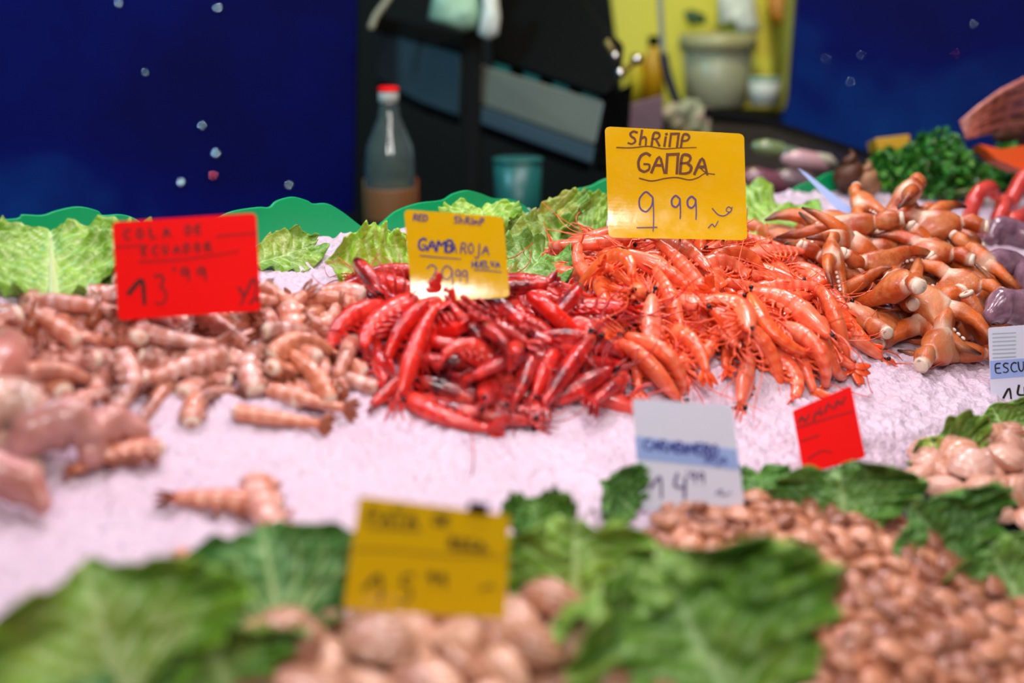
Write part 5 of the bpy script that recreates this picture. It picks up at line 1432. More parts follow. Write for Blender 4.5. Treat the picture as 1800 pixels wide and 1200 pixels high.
leaf('upright light green leaf tip above the small yellow card', (850, 405), (846, 366), .085, .012, .02, .1, .06, .16, .006, .75, .1, 5, .5, .8, .4, group=LB, name='lettuce_leaf')
leaf('yellow-green flat leaf between the two yellow cards', (965, 432), (925, 378), .13, .008, .02, .12, .0, .14, .006, .5, .8, 6, .5, .8, .35, group=LB, name='cabbage_leaf')
leaf('pale frilled leaf leaning on the green divider left of the large yellow card', (1055, 415), (1000, 378), .085, .012, .02, .15, .03, .12, .006, .7, .2, 7, .6, .8, .4, group=LB, name='lettuce_leaf')
leaf('dark green leaf at the right edge of the small yellow card', (890, 505), (965, 445), .075, .022, .03, .15, .0, .22, .007, .28, .1, 8, .5, .8, .4, group=LB, name='cabbage_leaf')
leaf('dark shadowed leaf lying behind the red shrimps and the orange heap', (880, 455), (1030, 415), .08, .012, .015, .1, .0, .2, .006, .35, .3, 81, .5, .8, .4, group=LB, name='cabbage_leaf')
leaf('flat green leaf right of the large yellow card', (1300, 420), (1380, 355), .13, .012, .02, .1, .0, .12, .006, .6, .1, 9, .5, .6, .35, group=LB, name='cabbage_leaf')
# the leaves that fence off the clams in front
leaf('broad light green leaf with pale ribs at the lower left corner', (225, 1260), (150, 1000), .14, .0, .06, .25, .0, .12, .004, .62, .5, 10, .75, 1.3, .4, group=LFG, nvein=6, ribs=6)
leaf('narrow olive leaf tip between the light leaf and the dark savoy leaf', (330, 1190), (335, 1030), .05, .0, .05, .2, 0, .15, .004, .55, .4, 11, .6, .8, .5, group=LFG)
leaf('large dark savoy leaf left of the front yellow card', (500, 1140), (460, 928), .118, .0, .05, .10, .0, .12, .005, .12, 0, 12, .8, 1.2, .35, group=LFG, nvein=6, ribs=6)
leaf('olive fold of leaf below the dark savoy leaf', (400, 1215), (370, 1110), .09, .01, .04, .2, 0, .15, .004, .4, .4, 13, .6, .8, .5, group=LFG)
leaf('dark leaf hanging over the lower left corner', (190, 1240), (55, 1105), .055, .01, .03, -.1, .0, .1, .004, .1, .1, 14, .6, .5, .5, group=LFG, face=(-.2, -.3, 1))
leaf('curly blue-green leaf tip right of the front yellow card', (950, 960), (945, 875), .05, .01, .03, .35, .1, .35, .007, .22, .2, 15, .6, .6, .4, group=LFG)
leaf('bright green crinkled leaf right of the front yellow card', (1010, 1080), (1010, 915), .11, .0, .05, .15, .0, .22, .008, .62, .1, 16, .5, .8, .35, group=LFG)
leaf('small grey-green leaf left of the white 14 card', (1120, 900), (1060, 845), .05, .0, .02, .2, .05, .3, .006, .15, .1, 17, .5, .5, .4, group=LFG)
leaf('very large crinkled savoy leaf between the big and the small clams', (1310, 1290), (1165, 985), .165, .01, .08, .2, -.10, .2, .014, .42, .3, 18, .55, .35, .4, group=LFG, nvein=8)
leaf('green crinkled leaf behind the front clams under the very large savoy leaf', (1140, 1190), (1110, 1010), .12, .0, .07, .15, -.08, .18, .009, .46, .2, 19, .55, .7, .4, group=LFG)
leaf('small dark leaf just right of the white 14 card', (1340, 890), (1335, 825), .05, .0, .015, .2, .0, .25, .005, .15, .1, 20, .6, .4, .4, group=LFG)
leaf('dark savoy leaf in front of the tilted red card', (1490, 940), (1475, 818), .115, .0, .04, .2, .0, .15, .007, .22, .1, 22, .7, .9, .4, group=LFG, nvein=8, ribs=4)
leaf('dark crumpled savoy leaf between the small clams and the pale clams', (1690, 1010), (1610, 892), .115, .0, .04, .2, .0, .2, .008, .16, .1, 23, .6, .8, .4, group=LFG)
leaf('long green leaf running to the right edge above the small clams', (1810, 1090), (1740, 960), .12, .0, .035, .2, .0, .2, .008, .3, .2, 24, .6, .8, .4, group=LFG)
leaf('pale green fan-veined leaf under the right edge card', (1790, 800), (1745, 715), .09, .0, .03, .25, .0, .22, .006, .42, .1, 25, .8, .9, .35, group=LFG, nvein=8, ribs=6)
leaf('green leaf behind the pale clams', (1700, 840), (1640, 765), .08, .0, .02, .2, .0, .25, .006, .4, .2, 26, .6, .9, .4, group=LFG)
leaf('dark green leaf at the right edge behind the pale clams', (1800, 850), (1770, 775), .08, .0, .02, .2, .0, .2, .006, .3, .2, 27, .6, .9, .4, group=LFG)
o = leaf('orange wilted leaf scrap behind the pale clams', (1640, 795), (1635, 768), .025, .01, .02, .2, 0, .3, .003, .9, 1, 28, .5, 0, .5, group=LFG, nv=14, nu=14)
o.children[0].color = (1, 3, 0, 1)

# ---- odd pieces of seafood
def lay(px, py, hgt, ang, roll=0, pitch=0):
    """a frame lying on the ice under pixel (px, py); +X points at angle ang in the plane (0 = along the counter)"""
    p = st(on(px, py, hgt)); return FR @ Matrix.Translation((p[0], p[1], p[2])) @ Matrix.Rotation(ang, 4, 'Z') @ Matrix.Rotation(pitch, 4, 'Y') @ Matrix.Rotation(roll, 4, 'X')
def odd(kind, v, sc, mat, color, label, name=None, cat=None):
    r = place(kind, v, sc, mat, color); tag(r, label, cat or CATS[kind]); r.name = name or r.name; return r
odd('cola', 1, 1.25, lay(478, 905, .010, 1.1, 0), (.2, .1, 0, 1), 'lone raw shrimp body on the bare ice left of the front yellow card')
odd('cola', 0, 1.0, lay(400, 880, .008, 5.55, .6), (.8, .2, 0, 1), 'thin raw shrimp piece lying left of the lone shrimp on bare ice')
odd('cola', 2, .6, lay(362, 985, .006, 2, .2), (.6, .3, 0, 1), 'small pink scrap peeping out above the dark savoy leaf')
for px, py, h, ang, roll, pit, sc, v, lb in (
  (1625, 412, .052, -.25, .9, -.15, 1.5, 1, 'big open crab claw with white teeth pointing right, topmost in the claw heap'),
  (1500, 430, .050, 2.2, .6, -.35, 1.5, 0, 'big crab claw resting high at the left of the claw heap beside the edge-on card'),
  (1655, 610, .016, .25, 1.0, 0, 1.45, 1, 'large pale crab claw lying at the very front of the claw heap on bare ice'),
  (1640, 540, .040, 4.9, .5, .3, 1.5, 0, 'big crab claw pointing at the viewer in the middle of the claw heap'),
  (1715, 480, .045, 3.6, .3, .2, 1.35, 2, 'long curved crab claw at the right of the claw heap')):
    odd('claw', v, sc, lay(px, py, h, ang, roll, pit), (.1+.15*v, .3, 0, 1), lb)
M['flesh'] = shell_mat('raw_pink_flesh', 'e0a8a4', 'cc8a7c', 'b0604a', '8a6a5c', .3, 60)
M['flesh2'] = shell_mat('cream_flesh', 'e6c4b4', 'd8a68c', 'd8704a', '8c8478', .3, 40)
M['mauve'] = shell_mat('mauve_flesh', 'a8808c', '94707e', '6c4c5e', '4a3446', .16, 90)
M['redcurl'] = shell_mat('cooked_red_flesh', 'f0685c', 'e23a30', 'c81c18', '8c1410', .2, 50)
def blob(name, label, cat, px, py, h, path, rad, mat, color=(.5, .3, 0, 1), fl=.8, seed=0, extra=None, group=None):
    """a soft lofted body: path points in (along counter, up the slope, off the ice) metres from pixel (px, py)"""
    o_ = on(px, py, h); root = thing(name, label, cat, o_, group); P = [E1*a+E2*b+NW*c for a, b, c in path]
    k = np.linspace(0, len(P)-1, 22); P = np.array(P); Q = np.column_stack([np.interp(k, range(len(P)), P[:, i]) for i in range(3)])
    for _ in range(3): Q[1:-1] = (Q[:-2]+2*Q[1:-1]+Q[2:])/4
    R = np.interp(k, range(len(rad)), rad)*(1+.07*np.sin(k*5+seed))
    o = link('body', MB().loft(Q, R, R*fl, [NW]*22, 16, lambda v, a: .25*max(0, math.cos(a*3+v*9+seed))).mesh('body', mat), root); o.color = color
    for nm, mb, m in (extra or []):
        e = link(nm, mb.mesh(nm, m), root); e.color = color
    return root
blob('shrimp', 'large orange-pink blurred body at the left edge beside the raw tails', 'shrimp', -5, 665, .02, [(-.03, -.05, 0), (-.01, -.02, .012), (.012, .01, .012), (.02, .05, 0)], [.010, .019, .020, .010], M['flesh'], (.9, .1, 0, 1), .8, 1)
blob('squid', 'pale cream-grey blurred squid body at the left edge below the orange one', 'squid', 18, 752, .018, [(-.05, .0, 0), (-.02, .012, .01), (.005, .010, .01), (.022, -.012, 0)], [.012, .021, .022, .012], M['flesh2'], (.2, .9, 0, 1), .85, 2)
blob('squid', 'small grey tentacle end drooping on the ice below the cream squid', 'squid', 25, 800, .008, [(-.01, .03, .006), (0, .01, .004), (.008, -.01, .0), (.010, -.024, -.002)], [.008, .007, .005, .003], M['flesh2'], (.4, 1, 0, 1), .9, 3)
blob('shrimp', 'pink blurred shrimp body lowest at the left edge on the ice', 'shrimp', 5, 862, .014, [(-.03, .02, 0), (-.005, .012, .008), (.012, -.004, .004), (.018, -.022, -.004)], [.010, .016, .014, .006], M['flesh'], (.5, .1, 0, 1), .8, 4)
blob('shrimp', 'soft mauve-pink lump of peeled shrimp in front of the raw tails', 'shrimp', 115, 785, .018, [(-.028, .01, -.004), (-.012, .014, .008), (.008, .008, .012), (.018, -.006, .002)], [.009, .017, .018, .009], M['flesh'], (.3, .5, 0, 1), .85, 5)
blob('shrimp', 'pinkish shrimp body lying right of the mauve-pink lump', 'shrimp', 190, 778, .014, [(-.018, -.014, -.002), (-.008, .004, .008), (.010, .010, .008), (.026, .0, .0)], [.008, .014, .013, .007], M['flesh'], (.6, .3, 0, 1), .85, 6)
odd('cola', 1, .9, lay(205, 800, .009, 5.9, .3), (.9, .5, 0, 1), 'orange-tipped raw tail at the foot of the pinkish shrimp body')
odd('cola', 0, .9, lay(487, 735, .008, 2.5, .4), (.9, .1, 0, 1), 'raw tail sliding down onto the ice, its orange tip pointing at the viewer')
odd('cola', 0, .9, lay(535, 700, .009, 2.2, .2), (.7, .2, 0, 1), 'thin raw tail at the right front corner of the raw tails heap')
# prickly upright pieces behind the raw tails
for px, py, tx, ty, lb in ((50, 590, 66, 508, 'brown spike standing upright at the back left of the raw tails'), (160, 575, 175, 512, 'brown curved spike standing left of the red 13 card')):
    b = on(px, py, .02); t_ = pt(tx, ty, proj(b)[2]+.01); w_ = t_-b
    r = thing('shrimp_tail', lb, 'shrimp tail', b); o = link('abdomen', MB().loft([w_*0, w_*.3+RX*.002, w_*.65+RX*.002, w_], [.006, .0052, .0035, .001], [.005, .0042, .003, .001], seg=10).mesh('abdomen', M['colafan']), r); o.color = (.9, .6, 0, 1)
# cuttlefish at the right edge
for px, py, sc, col, lb, path in (
  (1760, 485, 1.0, .3, 'shiny mauve cuttlefish body right of the crab claws', [(-.03, 0, 0), (-.012, .008, .008), (.014, .004, .008), (.034, -.012, 0)]),
  (1792, 432, .9, .6, 'mauve curled arm lying topmost among the cuttlefish', [(-.03, .02, .0), (-.016, .028, .012), (.004, .014, .012), (.014, -.016, .006), (.022, -.03, 0)]),
  (1788, 560, 1.0, .2, 'ribbed mauve cuttlefish lowest at the right edge', [(-.026, .012, 0), (-.008, .016, .008), (.012, .004, .008), (.03, -.014, 0)]),
  (1810, 500, 1.0, .8, 'dark mauve cuttlefish cut off by the right edge', [(-.02, -.02, 0), (-.008, .0, .01), (.014, .012, .008), (.03, .01, 0)])):
    blob('cuttlefish', lb, 'cuttlefish', px, py, .042, [(a*1.15*sc, b*sc, c*sc) for a, b, c in path], [.008*sc, .018*sc, .019*sc, .010*sc, .006*sc][:max(4, len(path))], M['mauve'], (col, .3, 0, 1), .8, px)
# red cooked curls behind them
for px, py, lb, path, rad in (
  (1722, 395, 'red cooked curl standing like a hook in front of the parsley', [(-.02, .0, -.008), (-.022, .004, .02), (-.012, .008, .042), (.010, .006, .046), (.020, .002, .034)], [.010, .011, .011, .010, .006]),
  (1752, 395, 'red cooked piece looping beside the hook-shaped curl', [(-.018, -.01, 0), (-.004, -.004, .022), (.014, .008, .026), (.024, .012, .006)], [.010, .012, .012, .008]),
  (1785, 372, 'red cooked piece lying highest at the right edge', [(-.02, .0, .01), (0, .006, .036), (.016, .004, .050), (.024, .0, .066)], [.011, .013, .012, .009]),
  (1782, 402, 'pale red cooked piece lying flat at the right edge', [(-.028, -.008, 0), (-.006, -.002, .012), (.018, .0, .014), (.036, -.008, .002)], [.010, .013, .013, .009]),
  (1712, 408, 'flat red cooked end resting on the ice below the hook-shaped curl', [(-.03, -.006, -.004), (-.01, -.002, .002), (.012, 0, .003), (.03, .004, 0)], [.007, .010, .010, .006])):
    blob('cooked_prawn', lb, 'prawn', px, py, .012, path, rad, M['redcurl'], (random.random(), .2, 0, 1), .9, px)
# parsley
def parsley(px, py, w, h, d, seed, label):
    b = on(px, py); r = random.Random(seed); fol = MB(); st_ = MB(); root = thing('parsley_bunch', label, 'parsley', b, 'parsley bunches')
    for k in range(1500):
        th = r.uniform(0, 6.28); q = r.random()**.5; z = r.random()
        c = np.array((math.cos(th)*q*w*(1-.45*z**2), math.sin(th)*q*d*(1-.4*z**2), .004+h*z*(1-.35*q*q)))
        n = np.array((r.gauss(0, 1), r.gauss(-.5, 1), r.gauss(.6, 1))); n /= np.linalg.norm(n); t = np.cross(n, (r.gauss(0, 1), r.gauss(0, 1), r.gauss(0, 1))); t /= np.linalg.norm(t)+1e-9; s_ = np.cross(n, t); L = r.uniform(.007, .013)
        ol = [(0, .1), (.35, .5), (.3, .25), (.75, .45), (.65, .15), (1, 0), (.65, -.15), (.75, -.45), (.3, -.25), (.35, -.5), (0, -.1)]
        v = [c+t*L*a+s_*L*bb+n*L*.25*abs(bb) for a, bb in ol]
        fol.add(v+[p-n*.0004 for p in v], [tuple(range(11)), tuple(range(21, 10, -1))], r.random())
        if k % 22 == 0: st_.loft([np.array((r.uniform(-.02, .02), r.uniform(-.02, .02), .003)), c*.6, c], .0009, .0009, seg=5)
    link('foliage', fol.mesh('foliage', M['parsley'], False), root); link('stems', st_.mesh('stems', M['rib']), root).color = (.5, 0, 0, 1)
t = NT('parsley_leaf'); M['parsley'] = t.fin(t.ramp(t.attr(), [(0, lin('0f4a12')), (.6, lin('2a7d1e')), (1, lin('66ac34'))]), .45)
parsley(1640, 345, .075, .085, .05, 5, 'big bunch of green parsley standing behind the crab claws')
parsley(1765, 335, .035, .06, .03, 6, 'smaller sprig of parsley between the big bunch and the right edge')
parsley(1560, 335, .04, .05, .03, 7, 'low left tuft of parsley beside the brown lumps')
# brown lumps by the parsley, the orange wedge and the bundle of pinkish legs
M['brown'] = simple('brown_skin', '5c3218', .5, var=.5, scale=60); M['brown2'] = simple('tan_skin', 'b08058', .5, var=.5, scale=90)
for px, py, m, lb, s_ in ((1492, 345, 'brown', 'dark brown lump left of the parsley', 1), (1522, 350, 'brown2', 'tan streaked lump between the dark lump and the parsley', .8)):
    b = on(px, py); r = thing('whelk', lb, 'whelk', b); mb = MB(); sp = []
    for k in range(26):
        a = k*.62; sp.append(np.array((.010*s_*math.cos(a)*(1-k/27), .010*s_*math.sin(a)*(1-k/27), .012+.05*s_*(k/26)**.8)))
    link('shell', mb.loft(sp, [.017*s_*(1-k/27) for k in range(26)], [.017*s_*(1-k/27) for k in range(26)], seg=10).mesh('shell', M[m]), r)
M['orange'] = simple('orange_peel', 'ee5a14', .4, var=.15); M['legpink'] = shell_mat('pink_brown_leg', 'dc9080', 'c87858', '9c4c38', '5c3020', .35)
d_ = 1.86
wd = thing('orange_wedge', 'orange wedge behind the parsley at the right edge', 'wedge', pt(1765, 270, d_)); part(MB().prism([pt(1722, 253, d_), pt(1760, 262, d_), pt(1830, 250, d_), pt(1830, 300, d_), pt(1790, 296, d_), pt(1752, 280, d_)], FW*.04), 'peel', M['orange'], wd, False)
bn = thing('crab_limb_bundle', 'fan of pinkish brown crab legs above the parsley at the right edge', 'crab legs', pt(1700, 232, 1.9))
for k in range(8):
    a = np.array((1688+k*1.5, 215+k*4)); e = np.array((1850, 128+k*16.5)); q = [pt(*(a+(e-a)*u+np.array((0, -16*math.sin(u*3)))), 1.9+.012*k*u+.02*u) for u in (0, .2, .45, .7, 1)]
    o = MB(); o.loft(q, [.002, .003, .0036, .004, .004], [.002, .003, .0036, .004, .004], seg=9); o = part(o, 'leg', M['legpink'], bn); o.color = ((k*.37) % 1, .9*(k % 2), 0, 1)
br = thing('whelk', 'dark brown shell under the fan of crab legs at the right edge', 'whelk', pt(1790, 230, 2.02)); part(MB().loft([pt(1752, 240, 2.0), pt(1785, 232, 2.02), pt(1840, 215, 2.03)], [.008, .022, .028], [.008, .022, .028], seg=14), 'shell', M['brown'], br)

# ---- behind the stall
fl = MB().prism([(-4, -1, 0), (4, -1, 0), (4, 6, 0), (-4, 6, 0)], (0, 0, -.05)).build('floor', simple('dark_floor', '141414', .6), smooth=False); tag(fl, kind='structure')
wbk = MB().prism([(-4, 4.6, 0), (4, 4.6, 0), (4, 4.6, 3.2), (-4, 4.6, 3.2)], (0, .1, 0)).build('wall_back', simple('dark_back_wall', '0b0d0c', .7), smooth=False); tag(wbk, kind='structure')
def panel(name, px, d, off=(0, .03, 0)):
    ds = d if hasattr(d, '__len__') else [d]*len(px)
    a, b, c = [pt(*q, k) for q, k in zip(px[:3], ds[:3])]; nn = np.cross(b-a, c-a); nn /= np.linalg.norm(nn)
    o = MB().prism([hit(x, y, a, nn) for x, y in px], off).build(name, M['wall_blue'], smooth=False); return tag(o, kind='structure')
panel('wall_left', [(-500, -350), (632, -350), (612, 900), (-500, 900)], [2.15, 2.55, 2.5, 2.15])
panel('wall_right', [(1428, -350), (2300, -350), (2300, 600), (1545, 330), (1370, 235), (1388, 180)], [2.7, 2.4, 2.4, 2.6, 2.7, 2.7])
def quadbox(name, px, d, off, m, root, bev=0):
    ds = d if hasattr(d, '__len__') else [d]*len(px)
    o = part(MB().prism([pt(x, y, k) for (x, y), k in zip(px, ds)], off), name, m, root, False)
    if bev: bevel(o, bev)
    return o
M['greymetal'] = simple('grey_green_metal', '77796c', .4, metal=.1, var=.3, scale=5); M['bluegrey'] = simple('blue_grey_metal', '40525a', .4, metal=.1, var=.3)
M['pale'] = simple('white_plastic', 'd8dcd0', .4, var=.25, scale=12); M['greenplastic'] = simple('pale_green_plastic', '9cc0a0', .4, var=.3, scale=14)
M['teal'] = simple('teal_plastic', '1f645e', .35, var=.2); M['yellowwall'] = simple('yellow_board', 'd8cc2c', .5, var=.25, scale=4); M['yellowitem'] = simple('yellow_plastic', 'd0a010', .4, var=.2)
M['bucket'] = simple('cloudy_plastic', 'a8a888', .35, var=.25, scale=6); M['beige'] = simple('beige_rubber', 'a89c80', .5)
bk = FW*.12
cab = thing('drawer_unit', 'long grey metal drawer unit receding behind the stall', 'drawer unit', pt(940, 200, 2.35))
quadbox('front_panel', [(842, 112), (1062, 178), (1046, 255), (834, 180)], [2.45, 2.25, 2.25, 2.45], bk, M['greymetal'], cab, .004)
quadbox('lower_rail', [(834, 182), (1046, 257), (1040, 288), (830, 212)], [2.44, 2.24, 2.24, 2.44], bk, M['bluegrey'], cab, .003)
for i in range(4):
    x = 868+i*52; y = 112+i*16; quadbox('divider_fin', [(x, y), (x+28, y+8), (x+50, y-4), (x+20, y-10)], [2.43-i*.045, 2.41-i*.045, 2.5-i*.04, 2.5-i*.04], (0, 0, -.012), M['teal'], cab)
quadbox('end_panel', [(1066, 172), (1112, 146), (1106, 228), (1070, 292), (1048, 292)], [2.24, 2.3, 2.3, 2.26, 2.24], bk*.4, M['black'], cab)
cab2 = thing('metal_box', 'grey-green metal box at the left of the black post', 'box', pt(735, 120, 2.55))
quadbox('body', [(658, 52), (808, 92), (806, 204), (740, 180), (660, 138)], [2.7, 2.5, 2.5, 2.58, 2.7], bk, M['bluegrey'], cab2, .004)
quadbox('lid', [(665, 28), (820, 62), (808, 92), (658, 52)], [2.72, 2.55, 2.49, 2.69], bk*.5, M['black'], cab2)
post = thing('post', 'black upright post between the grey box and the drawer unit', 'post', pt(832, 150, 2.42)); quadbox('post_shaft', [(812, -80), (848, -80), (842, 480), (816, 480)], 2.42, FW*.05, M['black'], post, .003)
lid = thing('black_lid', 'large black slanted lid above the grey drawer unit', 'lid', pt(980, 80, 2.4))
quadbox('lid_panel', [(858, -60), (985, -60), (1060, 40), (1098, 78), (1092, 140), (1062, 168), (866, 104)], [2.6, 2.5, 2.35, 2.3, 2.25, 2.24, 2.44], FW*.10, M['black'], lid, .006)
def tube_thing(name, label, cat, pts, r, m, pn):
    P = [pt(*p) for p in pts]; ro = thing(name, label, cat, P[0]); part(MB().loft(smooth3(P), r, r, seg=8), pn, m, ro); return ro
def smooth3(P, k=6):
    P = np.array(P); u = np.linspace(0, len(P)-1, (len(P)-1)*k+1); Q = np.column_stack([np.interp(u, range(len(P)), P[:, i]) for i in range(3)])
    for _ in range(4): Q[1:-1] = (Q[:-2]+2*Q[1:-1]+Q[2:])/4
    return Q
tube_thing('hose', 'beige hose end hanging above the grey box', 'hose', [(700, -40, 2.5), (682, 0, 2.5), (660, 28, 2.5), (652, 50, 2.5)], .006, M['beige'], 'tube')
def bag(label, outline, d, m, depth=.03):
    r = thing('plastic_bag', label, 'bag', pt(*np.mean(np.array(outline, float), 0), d)); poly = [np.array(p, float) for p in outline]; c = np.mean(poly, 0); mb = MB(); V = []; f = []; n = len(poly)
    for k, (sc, dz) in enumerate(((.98, .5), (1, .0), (.9, -.6), (.6, -.9), (.2, -1.05))):
        for i, p in enumerate(poly): V.append(pt(*(c+(p-c)*sc), d+depth*dz+.006*math.sin(i*2.3+k*1.7)))
    for k in range(4):
        for i in range(n): j = (i+1) % n; f.append((k*n+i, k*n+j, (k+1)*n+j, (k+1)*n+i))
    f += [tuple(range(n))[::-1], tuple(range(4*n, 5*n))]; part(mb.add(V, f), 'sheet', m, r); return r
bag('pale green plastic bag hanging above the black lid', [(765, -30), (830, -30), (852, 20), (838, 50), (815, 58), (785, 48), (752, 32)], 2.38, M['greenplastic'])
bag('narrow white plastic bag right of the pale green bag', [(846, -30), (872, -30), (880, 30), (876, 62), (858, 72), (840, 60), (848, 10)], 2.36, M['pale'], .02)
BT = pt(910, 385, 2.2)[2]-.012
def BZ(px, d):
    p = pt(px, 300, d); dy = (BT-p[2])/UP[2]; return p+UP*dy       # straight below that pixel column, on the back table
tbl = thing('back_table', 'low dark table behind the green dividers carrying bottle and tumbler', 'table', (0, 2.1, BT)); part(MB().box((-.30, 1.95, BT-.03), (.2, 2.32, BT)), 'table_top', M['black'], tbl, False)
for lx in (-.27, .17):
    for ly in (1.98, 2.29): part(MB().box((lx-.015, ly-.015, 0), (lx+.015, ly+.015, BT-.03)), 'leg', M['black'], tbl, False)
bt = thing('bottle', 'clear bottle with a red and white cap behind the left green divider', 'bottle', BZ(688, 2.1)); Z = np.zeros(3)
M['bglass'] = simple('pale_green_glass', '90a89c', .08, var=.6, scale=40, coat=1, trans=.7);  # uneven tone stands in for glints in the glass
M['juice'] = simple('orange_label', '8a5c34', .5, var=.3)
link('body', MB().lathe([(.0, 0), (.032, .0), (.037, .006), (.037, .110), (.034, .135), (.016, .178), (.0135, .195), (.0135, .204)], Z).mesh('body', M['bglass']), bt)
link('label', MB().lathe([(.0375, .03), (.0378, .032), (.0378, .075), (.0375, .077)], Z).mesh('label', M['juice']), bt)
link('cap', MB().lathe([(.0, .220), (.012, .220), (.0145, .217), (.0148, .200), (.013, .199)], Z).mesh('cap', M['pale']), bt)
link('cap_ring', MB().lathe([(.0145, .214), (.0152, .214), (.0152, .219), (.0120, .2215)], Z).mesh('cap_ring', M['red']), bt)
for px, py, c_, lb in ((672, 375, 'c09048', 'yellowish jar at the foot of the clear bottle'), (705, 372, 'a85c3c', 'brownish jar right of the yellowish jar')):
    j = thing('jar', lb, 'jar', BZ(px, 2.22)); link('body', MB().lathe([(0, 0), (.026, 0), (.028, .005), (.028, .07), (.022, .08), (.022, .085), (0, .085)], Z).mesh('body', simple('jar_'+c_, c_, .4)), j); link('lid', MB().lathe([(.0235, .078), (.0238, .094), (.0, .095)], Z).mesh('lid', M['black']), j)
cu = thing('cup', 'teal plastic tumbler between the green divider and the drawer unit', 'cup', BZ(910, 2.2)); link('body', MB().lathe([(.0, 0), (.030, 0), (.034, .012), (.037, .104), (.0345, .104), (.030, .01), (0, .008)], Z).mesh('body', M['teal']), cu); link('rim', MB().lathe([(.0365, .101), (.0390, .102), (.0390, .106), (.0355, .107)], Z).mesh('rim', M['teal']), cu)
M['chrome'] = simple('chrome', 'e0d8d0', .12, metal=1, var=.05)
fc = thing('tap_handle', 'brass rod with bright ends beside the black lid', 'handle', pt(1105, 117, 2.2)); part(MB().loft([pt(1090, 129, 2.2), pt(1105, 117, 2.2), pt(1120, 105, 2.2)], .0055, .0055, seg=10), 'rod', simple('brass', '8a7420', .3, metal=.6), fc)
for p in ((1090, 129), (1120, 105)): part(MB().ball(pt(*p, 2.19), .0085, 16, 12), 'glint_ball', M['chrome'], fc)  # chrome balls added to give the highlights at the rod ends
fc = thing('latch', 'small brassy latch on the corner of the black lid', 'latch', pt(1075, 88, 2.22)); part(MB().loft([pt(1066, 72, 2.22), pt(1074, 86, 2.22), pt(1081, 98, 2.22)], .006, .006, seg=9), 'bar', simple('dull_brass', '7c6a34', .35, metal=.5), fc); part(MB().ball(pt(1081, 99, 2.21), .0075, 14, 10), 'glint_ball', M['chrome'], fc)  # chrome ball added to give the latch its highlight
bx = thing('small_box', 'pinkish grey box at the end of the drawer unit', 'box', pt(1135, 205, 2.3)); quadbox('body', [(1106, 182), (1166, 166), (1164, 232), (1104, 250)], [2.3, 2.36, 2.36, 2.3], FW*.08, simple('pink_grey_plastic', '8c7480', .4, var=.3), bx, .003)
# the lit yellow shelf
ys = thing('yellow_cabinet', 'brightly lit yellow cabinet between the black lid and the right blue wall', 'cabinet', pt(1250, 180, 2.9))
quadbox('back_board', [(1050, -200), (1440, -200), (1412, 40), (1388, 200), (1100, 200)], 3.02, FW*.03, M['yellowwall'], ys)
quadbox('shelf_board', [(1090, 186), (1392, 190), (1375, 204), (1085, 200)], [3.0, 3.0, 2.75, 2.75], (0, 0, -.012), M['black'], ys)
quadbox('side_post', [(1396, -200), (1432, -200), (1395, 192), (1374, 192)], 2.86, FW*.14, simple('olive_edge', '90902c', .5), ys)
bu = thing('bucket', 'cloudy plastic bucket with a rim standing in the yellow cabinet', 'bucket', pt(1258, 186, 2.86))
k_ = 2.86/2500
link('body', MB().lathe([(0, 0), (50*k_, 0), (54*k_, 4*k_), (62*k_, 108*k_), (59*k_, 108*k_), (50*k_, 6*k_), (0, 5*k_)], Z, 32).mesh('body', M['bucket']), bu); link('rim', MB().lathe([(61*k_, 96*k_), (68*k_, 98*k_), (68*k_, 122*k_), (60*k_, 124*k_), (59*k_, 100*k_)], Z, 32).mesh('rim', simple('bucket_rim', 'b4ae7c', .4)), bu)
for px, py, w, h, mm, lb in ((1146, 190, 20, 110, 'yellowitem', 'tall yellow bottle at the left side of the yellow cabinet'), (1115, 188, 15, 80, 'yellowwall', 'pale yellow bottle next to the tall yellow bottle')):
    b_ = thing('bottle', lb, 'bottle', pt(px, py, 2.85)); link('body', MB().lathe([(0, 0), (w*k_, 0), (w*k_, h*.75*k_), (w*.5*k_, h*.9*k_), (w*.4*k_, h*k_), (0, h*k_)], Z).mesh('body', M[mm]), b_); link('cap', MB().lathe([(w*.5*k_, h*.97*k_), (w*.5*k_, h*1.12*k_), (0, h*1.13*k_)], Z).mesh('cap', M['black']), b_)
tb = thing('tub', 'small white tub at the right of the bucket', 'tub', pt(1342, 184, 2.8)); link('body', MB().lathe([(0, 0), (24*k_, 0), (28*k_, 44*k_), (26*k_, 44*k_), (0, 40*k_)], Z).mesh('body', M['pale']), tb); link('lid', MB().lathe([(29*k_, 42*k_), (29*k_, 47*k_), (0, 48*k_)], Z).mesh('lid', M['greenplastic']), tb)
bag('white cloth hanging above the bucket', [(1262, -40), (1322, -40), (1330, 20), (1338, 55), (1300, 62), (1286, 40), (1262, 45)], 2.92, M['pale'])
bag('dark green bag scrap on the yellow board above the bucket', [(1200, 22), (1216, 16), (1240, 26), (1242, 42), (1210, 44)], 2.95, simple('dark_green_plastic', '1c4c1c', .4), .015)
bag('orange paper bag hanging at the right of the yellow cabinet', [(1345, -40), (1396, -40), (1388, 20), (1376, 52), (1352, 30)], 2.94, simple('orange_paper', 'c07818', .5))
tube_thing('pole', 'thin grey pole in front of the yellow cabinet', 'pole', [(1158, -60, 2.6), (1161, 20, 2.6), (1166, 100, 2.6)], .005, simple('grey_pole', '8c9088', .4), 'tube')
tube_thing('strap', 'dark blue strap hanging from the thin grey pole', 'strap', [(1166, 96, 2.6), (1172, 130, 2.6), (1184, 165, 2.6), (1196, 196, 2.6)], .009, simple('navy_strap', '10182c', .5), 'band')
